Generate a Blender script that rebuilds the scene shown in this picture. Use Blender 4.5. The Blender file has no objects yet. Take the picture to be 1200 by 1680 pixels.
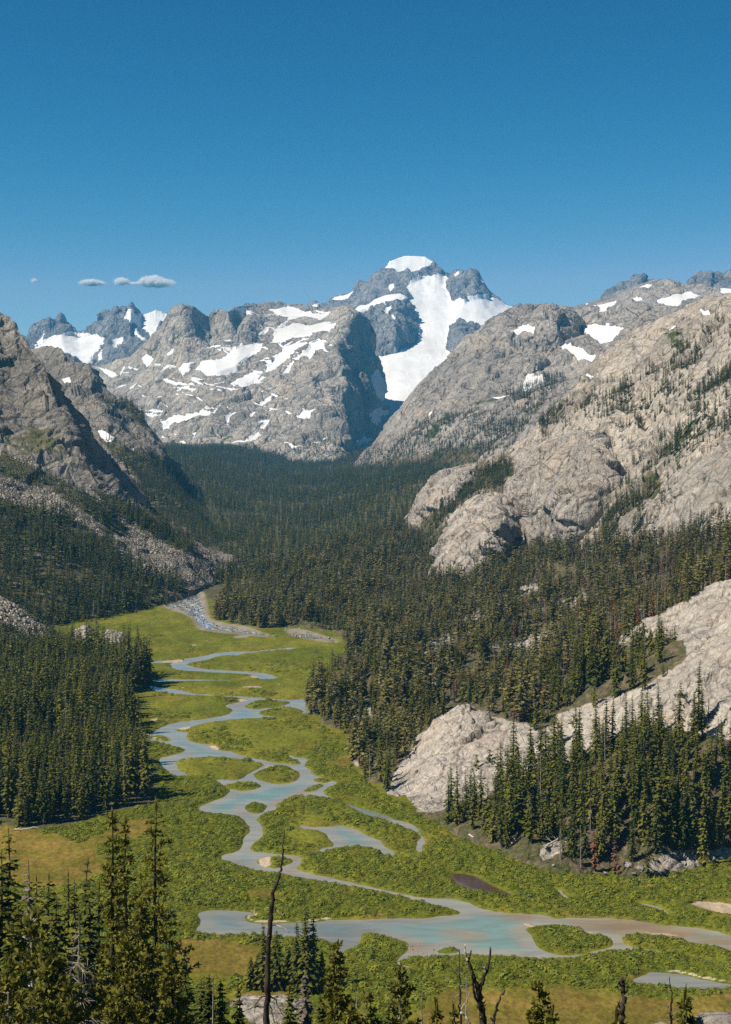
import bpy, math, random
import numpy as np
from mathutils import Vector

# ------------------------------------------------------------------ camera, sky, sun, exposure
SC = bpy.context.scene
COL = SC.collection
F = 50.0 / 36.0 * 1680.0          # focal length in photo pixels
HY = 720.0                        # eye level in photo pixels
SUN_EL, SUN_AZ = 52.0, 203.0      # elevation; direction the sun stands in, degrees from +X (180 = straight left)

cam_data = bpy.data.cameras.new('camera')
cam = bpy.data.objects.new('camera', cam_data)
COL.objects.link(cam)
cam.location = (0, 0, 0)
cam.rotation_euler = (math.radians(90), 0, 0)
cam_data.sensor_fit = 'VERTICAL'
cam_data.sensor_height = 36.0
cam_data.lens = 50.0
cam_data.shift_y = -(840.0 - HY) / 1680.0
cam_data.clip_start = 0.5
cam_data.clip_end = 60000.0
SC.camera = cam

world = bpy.data.worlds.new('World')
SC.world = world
world.use_nodes = True
wn, wl = world.node_tree.nodes, world.node_tree.links
wn.clear()
sky = wn.new('ShaderNodeTexSky')
sky.sky_type = 'NISHITA'
sky.sun_disc = False
sky.sun_elevation = math.radians(SUN_EL)
sky.sun_rotation = math.radians(90.0 - SUN_AZ)
sky.altitude = 3000.0
sky.air_density = 1.0
sky.dust_density = 0.0
sky.ozone_density = 3.0
# deep polarised high-altitude blue: steeper response in red, a little in green
sep, com = wn.new('ShaderNodeSeparateColor'), wn.new('ShaderNodeCombineColor')
for _i, (_gain, _pow) in enumerate(((0.043, 4.5), (0.445, 1.72), (0.584, 1.38))):
    _p1, _m1 = wn.new('ShaderNodeMath'), wn.new('ShaderNodeMath')
    _p1.operation, _m1.operation = 'POWER', 'MULTIPLY'
    wl.new(sep.outputs[_i], _p1.inputs[0])
    _p1.inputs[1].default_value = _pow
    wl.new(_p1.outputs[0], _m1.inputs[0])
    _m1.inputs[1].default_value = _gain
    wl.new(_m1.outputs[0], com.inputs[_i])
bg = wn.new('ShaderNodeBackground')
bg.inputs['Strength'].default_value = 0.057
wout = wn.new('ShaderNodeOutputWorld')
_mn, _gl = wn.new('ShaderNodeMath'), wn.new('ShaderNodeMath')
_mn.operation, _gl.operation = 'MINIMUM', 'MULTIPLY'
_gl.inputs[1].default_value = 0.6
wl.new(com.inputs[1].links[0].from_socket, _gl.inputs[0])
wl.new(com.inputs[0].links[0].from_socket, _mn.inputs[0])
wl.new(_gl.outputs[0], _mn.inputs[1])
wl.new(_mn.outputs[0], com.inputs[0])
wl.new(sky.outputs[0], sep.inputs[0])
wl.new(com.outputs[0], bg.inputs['Color'])
wl.new(bg.outputs[0], wout.inputs['Surface'])

sun_data = bpy.data.lights.new('sun', 'SUN')
sun_data.energy = 5.0
sun_data.angle = math.radians(0.53)
sun_data.color = (1.0, 0.92, 0.80)
sun = bpy.data.objects.new('sun', sun_data)
COL.objects.link(sun)
_el, _az = math.radians(SUN_EL), math.radians(SUN_AZ)
SUN_DIR = Vector((math.cos(_el) * math.cos(_az), math.cos(_el) * math.sin(_az), math.sin(_el)))
sun.rotation_euler = (-SUN_DIR).to_track_quat('-Z', 'Y').to_euler()
sun.location = SUN_DIR * 300

SC.view_settings.view_transform = 'Standard'
SC.view_settings.look = 'None'
SC.view_settings.exposure = 0.46
SC.view_settings.gamma = 1.0
SC.view_settings.use_curve_mapping = False
SC.cycles.max_bounces = 4
SC.cycles.diffuse_bounces = 2
SC.cycles.glossy_bounces = 2
SC.cycles.transmission_bounces = 3
SC.cycles.transparent_max_bounces = 8
SC.cycles.volume_bounces = 8
SC.cycles.use_denoising = False
SC.cycles.denoiser = 'OPENIMAGEDENOISE'
SC.cycles.sample_clamp_indirect = 4.0

import time
T0 = time.perf_counter()
def tick(what): print('T %6.1f %s' % (time.perf_counter() - T0, what))


rng = np.random.default_rng(7)
rnd = random.Random(11)

# ------------------------------------------------------------------ noise
_p = np.random.default_rng(3).permutation(256).astype(np.int32)
PERM = np.concatenate([_p, _p, _p])
_g = np.random.default_rng(4).normal(size=(256, 3)).astype(np.float32)
GRAD = _g / np.linalg.norm(_g, axis=1, keepdims=True)


def pnoise(p):
    p = np.asarray(p, np.float32)
    fl = np.floor(p)
    i = fl.astype(np.int32) & 255
    f = (p - fl).astype(np.float32)
    u = f * f * f * (f * (f * 6 - 15) + 10)
    out = np.zeros(len(p), np.float32)
    for dx in (0, 1):
        wx = u[:, 0] if dx else 1 - u[:, 0]
        hx = PERM[i[:, 0] + dx]
        for dy in (0, 1):
            wy = wx * (u[:, 1] if dy else 1 - u[:, 1])
            hy = PERM[hx + i[:, 1] + dy]
            for dz in (0, 1):
                w = wy * (u[:, 2] if dz else 1 - u[:, 2])
                g = GRAD[PERM[hy + i[:, 2] + dz]]
                out += w * (g[:, 0] * (f[:, 0] - dx) + g[:, 1] * (f[:, 1] - dy) + g[:, 2] * (f[:, 2] - dz))
    return out * 1.5


def fbm(p, octs=4, gain=0.5, lac=2.03):
    p = np.asarray(p, np.float32)
    out = np.zeros(len(p), np.float32)
    a = 1.0
    for k in range(octs):
        out += a * pnoise(p + 17.3 * k)
        p = p * lac
        a *= gain
    return out


def ridged(p, octs=5, gain=0.5, lac=2.1):
    p = np.asarray(p, np.float32)
    out = np.zeros(len(p), np.float32)
    a, tot = 1.0, 0.0
    w = np.ones(len(p), np.float32)
    for k in range(octs):
        n = 1 - np.abs(pnoise(p + 31.7 * k))
        n = n * n
        out += a * n * w
        w = np.clip(n * 1.6, 0.25, 1)
        tot += a
        p = p * lac
        a *= gain
    return out / tot


def facets(p):
    """blocky fractured rock: each jittered cell carries its own tilted plane"""
    p = np.asarray(p, np.float32)
    ip = np.floor(p).astype(np.int32)
    best = np.full(len(p), 1e9, np.float32)
    val = np.zeros(len(p), np.float32)
    for dx in (-1, 0, 1):
        for dy in (-1, 0, 1):
            for dz in (-1, 0, 1):
                c = ip + np.array([dx, dy, dz], np.int32)
                h = PERM[PERM[PERM[c[:, 0] & 255] + (c[:, 1] & 255)] + (c[:, 2] & 255)]
                ctr = c + 0.5 + 0.45 * GRAD[h]
                d = p - ctr
                dist = (d * d).sum(1)
                m = dist < best
                best = np.where(m, dist, best)
                v = (d * GRAD[(h + 77) & 255]).sum(1) + GRAD[(h + 13) & 255][:, 0] * 0.5
                val = np.where(m, v, val)
    return val


def sstep(a, b, x):
    t = np.clip((x - a) / (b - a), 0, 1)
    return t * t * (3 - 2 * t)


# ------------------------------------------------------------------ places
def at(px, py, d):
    """the point d metres out along the valley that stands at this place of the photograph"""
    return np.array([(px - 600.0) / F * d, d, (HY - py) / F * d])


def proj(P):
    y = np.maximum(P[..., 1], 1.0)
    return P[..., 0] / y * F + 600.0, HY - P[..., 2] / y * F


def floor_z(d):
    t = np.maximum(np.asarray(d, float) - 900.0, 0)
    return -120.0 + 0.01625 * t + 1.76e-6 * t * t


def on_floor(px, py):
    d = 120.0 * F / (py - HY)
    for _ in range(25):
        d = 0.5 * d + 0.5 * (-floor_z(d) * F / (py - HY))
    return np.array([(px - 600.0) / F * d, d])


def inside(poly, x, y):
    poly = np.asarray(poly, float)
    r = np.zeros(np.shape(x), bool)
    n = len(poly)
    j = n - 1
    for i in range(n):
        xi, yi = poly[i]
        xj, yj = poly[j]
        c = ((yi > y) != (yj > y)) & (x < (xj - xi) * (y - yi) / (yj - yi + 1e-12) + xi)
        r ^= c
        j = i
    return r


def sdist(poly, x, y, reach=1e9):
    """signed distance, positive inside"""
    poly = np.asarray(poly, float)
    out = np.full(np.shape(x), -reach, np.float32)
    lo, hi = poly.min(0) - reach, poly.max(0) + reach
    m = (x > lo[0]) & (x < hi[0]) & (y > lo[1]) & (y < hi[1])
    if not m.any():
        return out
    xs, ys = x[m].astype(np.float32), y[m].astype(np.float32)
    d2 = np.full(xs.shape, 1e12, np.float32)
    ins = np.zeros(xs.shape, bool)
    n = len(poly)
    for i in range(n):
        ax, ay = poly[i - 1]
        bx, by = poly[i]
        ex, ey = bx - ax, by - ay
        L = ex * ex + ey * ey + 1e-9
        t = np.clip(((xs - ax) * ex + (ys - ay) * ey) / L, 0, 1)
        d2 = np.minimum(d2, (xs - ax - t * ex) ** 2 + (ys - ay - t * ey) ** 2)
        ins ^= ((ay > ys) != (by > ys)) & (xs < ex * (ys - ay) / (ey + 1e-12) + ax)
    out[m] = np.where(ins, 1, -1) * np.sqrt(d2)
    return out


def chaikin(poly, n=1):
    p = np.asarray(poly, float)
    for _ in range(n):
        q = np.roll(p, -1, 0)
        p = np.stack([0.75 * p + 0.25 * q, 0.25 * p + 0.75 * q], 1).reshape(-1, 2)
    return p


# ------------------------------------------------------------------ mesh and object helpers
def tag(o, label=None, cat=None, group=None, kind=None):
    if label: o['label'] = label
    if cat: o['category'] = cat
    if group: o['group'] = group
    if kind: o['kind'] = kind
    return o


def link(o, parent=None):
    COL.objects.link(o)
    if parent: o.parent = parent
    return o


def empty(name, loc, rz=0.0, s=1.0):
    o = bpy.data.objects.new(name, None)
    o.location = loc
    o.rotation_euler = (0, 0, rz)
    o.scale = (s, s, s) if np.isscalar(s) else s
    o.empty_display_size = 0.5
    return link(o)


def np_mesh(name, V, faces, mats, smooth=True, attrs=None, mat_idx=None):
    """faces: (n,k) int array, k = 3 or 4, or a list of such arrays"""
    me = bpy.data.meshes.new(name)
    V = np.asarray(V, np.float32)
    if not isinstance(faces, list): faces = [faces]
    faces = [np.asarray(f, np.int32) for f in faces if len(f)]
    me.vertices.add(len(V))
    me.vertices.foreach_set('co', V.ravel())
    loops = np.concatenate([f.ravel() for f in faces])
    sizes = np.concatenate([np.full(len(f), f.shape[1], np.int32) for f in faces])
    starts = np.concatenate([[0], np.cumsum(sizes)[:-1]]).astype(np.int32)
    me.loops.add(len(loops))
    me.loops.foreach_set('vertex_index', loops)
    me.polygons.add(len(sizes))
    me.polygons.foreach_set('loop_start', starts)
    me.polygons.foreach_set('loop_total', sizes)
    for m in mats: me.materials.append(m)
    if mat_idx is not None: me.polygons.foreach_set('material_index', np.asarray(mat_idx, np.int32))
    me.update(calc_edges=True)
    me.polygons.foreach_set('use_smooth', np.full(len(sizes), smooth, bool))
    for k, v in (attrs or {}).items():
        a = me.attributes.new(k, 'FLOAT', 'POINT')
        a.data.foreach_set('value', np.asarray(v, np.float32))
    return me


def grid_faces(nu, nv):
    i = np.arange(nu * nv).reshape(nu, nv)
    return np.stack([i[:-1, :-1], i[1:, :-1], i[1:, 1:], i[:-1, 1:]], -1).reshape(-1, 4)


def tube(path, radii, n=6, cap=True):
    path = np.asarray(path, float)
    V, Fc = [], []
    for i, p in enumerate(path):
        t = path[min(i + 1, len(path) - 1)] - path[max(i - 1, 0)]
        t = t / (np.linalg.norm(t) + 1e-9)
        a = np.cross(t, [0.31, 0.87, 0.12]); a /= np.linalg.norm(a) + 1e-9
        b = np.cross(t, a)
        for k in range(n):
            w = 2 * math.pi * k / n
            V.append(p + radii[i] * (math.cos(w) * a + math.sin(w) * b))
    for i in range(len(path) - 1):
        for k in range(n):
            Fc.append((i * n + k, i * n + (k + 1) % n, (i + 1) * n + (k + 1) % n, (i + 1) * n + k))
    if cap:
        c = len(V)
        V.append(path[-1] + (path[-1] - path[-2]) * 0.02)
        for k in range(n):
            a = (len(path) - 1) * n
            Fc.append((a + k, a + (k + 1) % n, c, c))
    q = [f for f in Fc if f[2] != f[3]]
    t = [f[:3] for f in Fc if f[2] == f[3]]
    return np.array(V), q, t


class MB:
    """collects shapes for one mesh"""
    def __init__(s):
        s.V, s.q, s.t, s.n = [], [], [], 0
    def add(s, V, quads=(), tris=()):
        V = np.asarray(V, np.float32)
        s.V.append(V)
        if len(quads): s.q.append(np.asarray(quads, np.int32) + s.n)
        if len(tris): s.t.append(np.asarray(tris, np.int32) + s.n)
        s.n += len(V)
    def tube(s, path, radii, n=6):
        s.add(*tube(path, radii, n))
    def cards(s, C, U, W):
        """many diamond-shaped needle sprays: centre C, half axis U, half width W"""
        C, U, W = (np.asarray(a, np.float32) for a in (C, U, W))
        n = len(C)
        V = np.stack([C - U, C + W - U * 0.1, C + U, C - W - U * 0.1], 1).reshape(-1, 3)
        s.add(V, np.arange(4 * n).reshape(n, 4))
    def mesh(s, name, mats, smooth=False):
        fs = []
        if s.q: fs.append(np.concatenate(s.q))
        if s.t: fs.append(np.concatenate(s.t))
        return np_mesh(name, np.concatenate(s.V), fs, mats, smooth)


# ------------------------------------------------------------------ materials
def new_mat(name):
    m = bpy.data.materials.new(name)
    m.use_nodes = True
    nt = m.node_tree
    nt.nodes.clear()
    out = nt.nodes.new('ShaderNodeOutputMaterial')
    b = nt.nodes.new('ShaderNodeBsdfPrincipled')
    nt.links.new(b.outputs[0], out.inputs['Surface'])
    b.inputs['Roughness'].default_value = 0.9
    b.inputs['Specular IOR Level'].default_value = 0.06
    return m, nt, b


class NB:
    """small helper that wires shader nodes"""
    def __init__(s, nt):
        s.nt = nt
        g = nt.nodes.new('ShaderNodeNewGeometry')
        s.pos = g.outputs['Position']
        s.nrm = g.outputs['Normal']
    def _in(s, sock, v):
        if hasattr(v, 'is_linked'): s.nt.links.new(v, sock)
        else: sock.default_value = v
    def mapped(s, scale, rot=(0, 0, 0)):
        m = s.nt.nodes.new('ShaderNodeMapping')
        m.inputs['Scale'].default_value = scale
        m.inputs['Rotation'].default_value = rot
        s.nt.links.new(s.pos, m.inputs['Vector'])
        return m.outputs[0]
    def noise(s, scale, detail=5, rough=0.6, vec=None, dist=0.0):
        n = s.nt.nodes.new('ShaderNodeTexNoise')
        n.inputs['Scale'].default_value = scale
        n.inputs['Detail'].default_value = detail
        n.inputs['Roughness'].default_value = rough
        n.inputs['Distortion'].default_value = dist
        s.nt.links.new(vec or s.pos, n.inputs['Vector'])
        return n.outputs['Fac']
    def voro(s, scale, feature='DISTANCE_TO_EDGE', vec=None, out='Distance'):
        n = s.nt.nodes.new('ShaderNodeTexVoronoi')
        n.feature = feature
        n.inputs['Scale'].default_value = scale
        s.nt.links.new(vec or s.pos, n.inputs['Vector'])
        return n.outputs[out]
    def ramp(s, v, a, b, lo=0.0, hi=1.0):
        n = s.nt.nodes.new('ShaderNodeMapRange')
        n.interpolation_type = 'SMOOTHSTEP'
        s._in(n.inputs['Value'], v)
        n.inputs['From Min'].default_value = a
        n.inputs['From Max'].default_value = b
        n.inputs['To Min'].default_value = lo
        n.inputs['To Max'].default_value = hi
        return n.outputs[0]
    def math(s, op, a, b=0.0):
        n = s.nt.nodes.new('ShaderNodeMath')
        n.operation = op
        s._in(n.inputs[0], a)
        s._in(n.inputs[1], b)
        return n.outputs[0]
    def mix(s, f, a, b):
        n = s.nt.nodes.new('ShaderNodeMix')
        n.data_type = 'RGBA'
        s._in(n.inputs[0], f)
        s._in(n.inputs[6], a if hasattr(a, 'is_linked') else (*a, 1))
        s._in(n.inputs[7], b if hasattr(b, 'is_linked') else (*b, 1))
        return n.outputs[2]
    def mul(s, c, v):
        n = s.nt.nodes.new('ShaderNodeMix')
        n.data_type = 'RGBA'
        n.blend_type = 'MULTIPLY'
        n.inputs[0].default_value = 1.0
        s._in(n.inputs[6], c if hasattr(c, 'is_linked') else (*c, 1))
        s._in(n.inputs[7], v)
        return n.outputs[2]
    def attr(s, name):
        n = s.nt.nodes.new('ShaderNodeAttribute')
        n.attribute_name = name
        return n.outputs['Fac']
    def rand(s):
        return s.nt.nodes.new('ShaderNodeObjectInfo').outputs['Random']
    def bump(s, h, strength, dist):
        n = s.nt.nodes.new('ShaderNodeBump')
        n.inputs['Strength'].default_value = strength
        n.inputs['Distance'].default_value = dist
        s.nt.links.new(h, n.inputs['Height'])
        return n.outputs[0]


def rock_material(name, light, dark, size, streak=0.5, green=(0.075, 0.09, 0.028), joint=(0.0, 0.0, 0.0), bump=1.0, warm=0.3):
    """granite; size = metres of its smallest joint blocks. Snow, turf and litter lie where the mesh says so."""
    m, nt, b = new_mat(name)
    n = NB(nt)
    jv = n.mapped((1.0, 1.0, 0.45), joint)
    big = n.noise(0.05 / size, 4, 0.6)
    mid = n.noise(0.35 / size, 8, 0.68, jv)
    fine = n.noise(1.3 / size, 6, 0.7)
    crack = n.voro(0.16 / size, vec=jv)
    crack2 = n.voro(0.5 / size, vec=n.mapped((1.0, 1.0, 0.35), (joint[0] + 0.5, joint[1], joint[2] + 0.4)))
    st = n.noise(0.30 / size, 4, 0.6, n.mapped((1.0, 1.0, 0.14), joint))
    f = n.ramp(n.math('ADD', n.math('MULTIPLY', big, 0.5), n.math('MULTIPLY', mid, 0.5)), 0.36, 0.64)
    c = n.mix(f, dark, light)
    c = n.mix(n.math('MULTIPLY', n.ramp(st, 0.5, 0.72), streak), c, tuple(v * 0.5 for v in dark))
    tint = n.noise(0.11 / size, 3, 0.5)
    c = n.mix(n.math('MULTIPLY', n.ramp(tint, 0.5, 0.72), warm), c, (light[0] * 1.08, light[1] * 0.90, light[2] * 0.70))
    lich = n.noise(0.55 / size, 5, 0.7)
    c = n.mix(n.math('MULTIPLY', n.ramp(lich, 0.56, 0.7), 0.35), c, (0.085, 0.082, 0.07))
    cr = n.math('MULTIPLY', n.ramp(crack, 0.0, 0.04, 0.62, 1.0), n.ramp(crack2, 0.0, 0.06, 0.8, 1.0))
    c = n.mul(c, cr)
    jl = n.noise(0.22 / size, 2.5, 0.6, n.mapped((1.0, 1.0, 0.07), (joint[0], joint[1] + 0.15, joint[2])), 0.15)
    jl2 = n.noise(0.13 / size, 2.5, 0.6, n.mapped((0.10, 0.4, 1.0), (joint[0] + 0.3, joint[1] * 0.5, joint[2])), 0.15)
    ln = n.math('MULTIPLY', n.ramp(n.math('ABSOLUTE', n.math('SUBTRACT', jl, 0.5)), 0.0, 0.018, 0.6, 1.0), n.ramp(n.math('ABSOLUTE', n.math('SUBTRACT', jl2, 0.5)), 0.0, 0.018, 0.74, 1.0))
    ln = n.math('MAXIMUM', ln, n.ramp(n.noise(0.04 / size, 3, 0.6), 0.42, 0.58))
    c = n.mul(c, ln)
    c = n.mul(c, n.ramp(fine, 0.25, 0.75, 0.70, 1.25))
    # litter and soil under the trees
    so = n.ramp(n.math('ADD', n.attr('soil'), n.math('MULTIPLY', n.math('SUBTRACT', mid, 0.5), 1.1)), 0.42, 0.58)
    soilc = n.mix(n.ramp(n.noise(0.4 / size, 5, 0.6), 0.4, 0.6), (0.15, 0.115, 0.07), (0.085, 0.085, 0.035))
    c = n.mix(so, c, n.mul(soilc, n.ramp(n.noise(1.1 / size, 5, 0.75), 0.3, 0.7, 0.55, 1.5)))
    # turf on ledges
    gr = n.ramp(n.math('ADD', n.attr('green'), n.math('MULTIPLY', n.math('SUBTRACT', n.noise(0.30 / size, 7, 0.72), 0.5), 2.8)), 0.72, 0.95)
    c = n.mix(gr, c, green)
    # snow
    sn_n = n.math('ADD', n.math('MULTIPLY', n.math('SUBTRACT', n.noise(0.10 / size, 7, 0.68, n.mapped((0.7, 0.7, 1.6), (0.0, 0.5, 0.0))), 0.5), 1.25), n.math('MULTIPLY', n.math('SUBTRACT', mid, 0.5), 0.7))
    sn = n.ramp(n.math('ADD', n.attr('snow'), sn_n), 0.47, 0.53)
    snowc = n.mix(n.ramp(n.noise(0.02 / size, 6, 0.65), 0.42, 0.72), (0.74, 0.72, 0.695), (0.60, 0.575, 0.54))
    snowc = n.mul(snowc, n.ramp(n.noise(0.12 / size, 5, 0.7, n.mapped((1.0, 0.5, 0.3))), 0.3, 0.7, 0.90, 1.04))
    c = n.mix(sn, c, snowc)
    nt.links.new(c, b.inputs['Base Color'])
    h = n.math('ADD', n.math('MULTIPLY', mid, 1.0), n.math('MULTIPLY', fine, 0.35))
    h = n.math('ADD', h, n.math('MULTIPLY', n.ramp(crack, 0.0, 0.09), 0.35))
    h = n.math('ADD', h, n.math('MULTIPLY', n.ramp(crack2, 0.0, 0.1), 0.12))
    h = n.math('ADD', h, n.math('MULTIPLY', ln, 0.3))
    h = n.math('MULTIPLY', h, n.math('SUBTRACT', 1.0, n.math('MULTIPLY', sn, 0.93)))
    nt.links.new(n.bump(h, 0.9, size * 1.3 * bump), b.inputs['Normal'])
    return m


def talus_material(name, size, base=(0.27, 0.235, 0.19)):
    m, nt, b = new_mat(name)
    n = NB(nt)
    blk = n.voro(0.35 / size, 'F1', out='Color')
    e = n.voro(0.35 / size)
    bw = nt.nodes.new('ShaderNodeRGBToBW')
    nt.links.new(blk, bw.inputs[0])
    f = bw.outputs[0]
    c = n.mix(n.ramp(f, 0.1, 0.9), tuple(v * 0.55 for v in base), tuple(v * 1.3 for v in base))
    c = n.mul(c, n.ramp(e, 0.0, 0.12, 0.3, 1.0))
    c = n.mul(c, n.ramp(n.noise(0.03 / size, 4, 0.6), 0.3, 0.7, 0.75, 1.12))
    so = n.ramp(n.math('ADD', n.attr('soil'), n.math('MULTIPLY', n.math('SUBTRACT', n.noise(0.1 / size, 6, 0.65), 0.5), 1.1)), 0.42, 0.58)
    c = n.mix(so, c, n.mix(n.ramp(n.noise(0.4, 5, 0.6), 0.4, 0.6), (0.10, 0.083, 0.05), (0.07, 0.082, 0.03)))
    gr = n.ramp(n.math('ADD', n.attr('green'), n.math('MULTIPLY', n.math('SUBTRACT', n.noise(0.08 / size, 6, 0.65), 0.5), 1.5)), 0.55, 0.72)
    c = n.mix(gr, c, (0.09, 0.10, 0.03))
    nt.links.new(c, b.inputs['Base Color'])
    h = n.math('ADD', n.math('MULTIPLY', f, 0.9), n.math('MULTIPLY', n.ramp(e, 0.0, 0.3), 0.8))
    nt.links.new(n.bump(h, 1.0, size * 1.2), b.inputs['Normal'])
    return m


def foliage_material(name, a, b_, dry=None, amount=0.0, trans=0.15, detail=3.0):
    m, nt, b = new_mat(name)
    n = NB(nt)
    r = n.rand()
    c = n.mix(r, a, b_)
    c = n.mul(c, n.ramp(n.noise(detail, 3, 0.7), 0.3, 0.7, 0.65, 1.35))
    if dry:
        c = n.mix(n.math('MULTIPLY', n.ramp(n.noise(detail * 0.6, 4, 0.7), 0.5, 0.66), amount), c, dry)
    nt.links.new(c, b.inputs['Base Color'])
    b.inputs['Roughness'].default_value = 0.75
    if trans > 0:
        t = nt.nodes.new('ShaderNodeBsdfTranslucent')
        nt.links.new(c, t.inputs['Color'])
        mx = nt.nodes.new('ShaderNodeMixShader')
        mx.inputs[0].default_value = trans
        out = [x for x in nt.nodes if x.type == 'OUTPUT_MATERIAL'][0]
        nt.links.new(b.outputs[0], mx.inputs[1])
        nt.links.new(t.outputs[0], mx.inputs[2])
        nt.links.new(mx.outputs[0], out.inputs['Surface'])
    return m


def bark_material(name, a, b_, scale=3.0):
    m, nt, b = new_mat(name)
    n = NB(nt)
    f = n.noise(scale, 6, 0.7, n.mapped((1, 1, 0.25)))
    c = n.mix(n.ramp(f, 0.35, 0.65), a, b_)
    nt.links.new(c, b.inputs['Base Color'])
    nt.links.new(n.bump(f, 0.8, 0.05), b.inputs['Normal'])
    return m


M = {}
M['granite_near'] = rock_material('granite_near', (0.53, 0.47, 0.395), (0.34, 0.30, 0.255), 1.9, 0.35, joint=(0.0, 0.75, 0.2))
M['granite_dome'] = rock_material('granite_dome', (0.50, 0.44, 0.372), (0.29, 0.256, 0.22), 3.2, 0.45, joint=(0.2, 0.7, 0.3), bump=1.2)
M['granite_wall'] = rock_material('granite_wall', (0.57, 0.492, 0.402), (0.315, 0.274, 0.23), 4.2, 0.4, joint=(0.1, 0.8, 0.2), bump=1.2)
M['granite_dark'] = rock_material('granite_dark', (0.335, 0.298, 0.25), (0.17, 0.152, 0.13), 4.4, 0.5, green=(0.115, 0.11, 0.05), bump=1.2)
M['granite_far'] = rock_material('granite_far', (0.44, 0.39, 0.335), (0.23, 0.208, 0.187), 9.0, 0.5, joint=(0.2, 0.5, 0.0), bump=1.2)
M['granite_massif'] = rock_material('granite_massif', (0.52, 0.455, 0.375), (0.25, 0.222, 0.19), 10.0, 0.5, joint=(0.2, 0.3, 0.0), bump=1.3)
M['granite_peak'] = rock_material('granite_peak', (0.33, 0.31, 0.295), (0.145, 0.142, 0.143), 15.0, 0.6, warm=0.3, bump=1.3)
M['talus'] = talus_material('talus', 0.9, (0.30, 0.262, 0.212))
M['talus_near'] = talus_material('talus_near', 0.7, (0.46, 0.40, 0.32))

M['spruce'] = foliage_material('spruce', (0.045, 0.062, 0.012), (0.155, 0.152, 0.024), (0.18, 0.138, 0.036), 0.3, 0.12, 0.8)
M['spruce_far'] = foliage_material('spruce_far', (0.034, 0.050, 0.014), (0.10, 0.108, 0.025), None, 0, 0.1, 0.4)
M['pine_far'] = foliage_material('pine_far', (0.10, 0.10, 0.034), (0.21, 0.182, 0.056), (0.22, 0.155, 0.07), 0.35, 0.12, 0.6)
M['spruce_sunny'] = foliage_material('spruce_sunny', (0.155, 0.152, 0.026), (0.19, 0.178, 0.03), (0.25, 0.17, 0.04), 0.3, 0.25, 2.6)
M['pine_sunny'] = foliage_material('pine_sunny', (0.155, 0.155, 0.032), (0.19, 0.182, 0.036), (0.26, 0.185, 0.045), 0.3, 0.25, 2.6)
M['needles_red'] = foliage_material('needles_red', (0.24, 0.085, 0.04), (0.17, 0.085, 0.055), None, 0, 0.08, 0.8)
M['needles_grey'] = foliage_material('needles_grey', (0.20, 0.16, 0.13), (0.15, 0.115, 0.09), None, 0, 0.0, 0.8)
M['bark'] = bark_material('bark', (0.085, 0.068, 0.052), (0.15, 0.125, 0.10))
M['bark_dark'] = bark_material('bark_dark', (0.022, 0.018, 0.016), (0.075, 0.058, 0.046), 5.0)
M['bark_grey'] = bark_material('bark_grey', (0.20, 0.17, 0.145), (0.36, 0.32, 0.28), 5.0)
M['bark_white'] = bark_material('bark_white', (0.42, 0.38, 0.33), (0.62, 0.58, 0.53), 5.0)
M['willow'] = foliage_material('willow', (0.135, 0.175, 0.024), (0.255, 0.265, 0.03), (0.28, 0.265, 0.06), 0.4, 0.35, 1.0)
M['willow_stem'] = bark_material('willow_stem', (0.09, 0.07, 0.04), (0.15, 0.12, 0.07))


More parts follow.
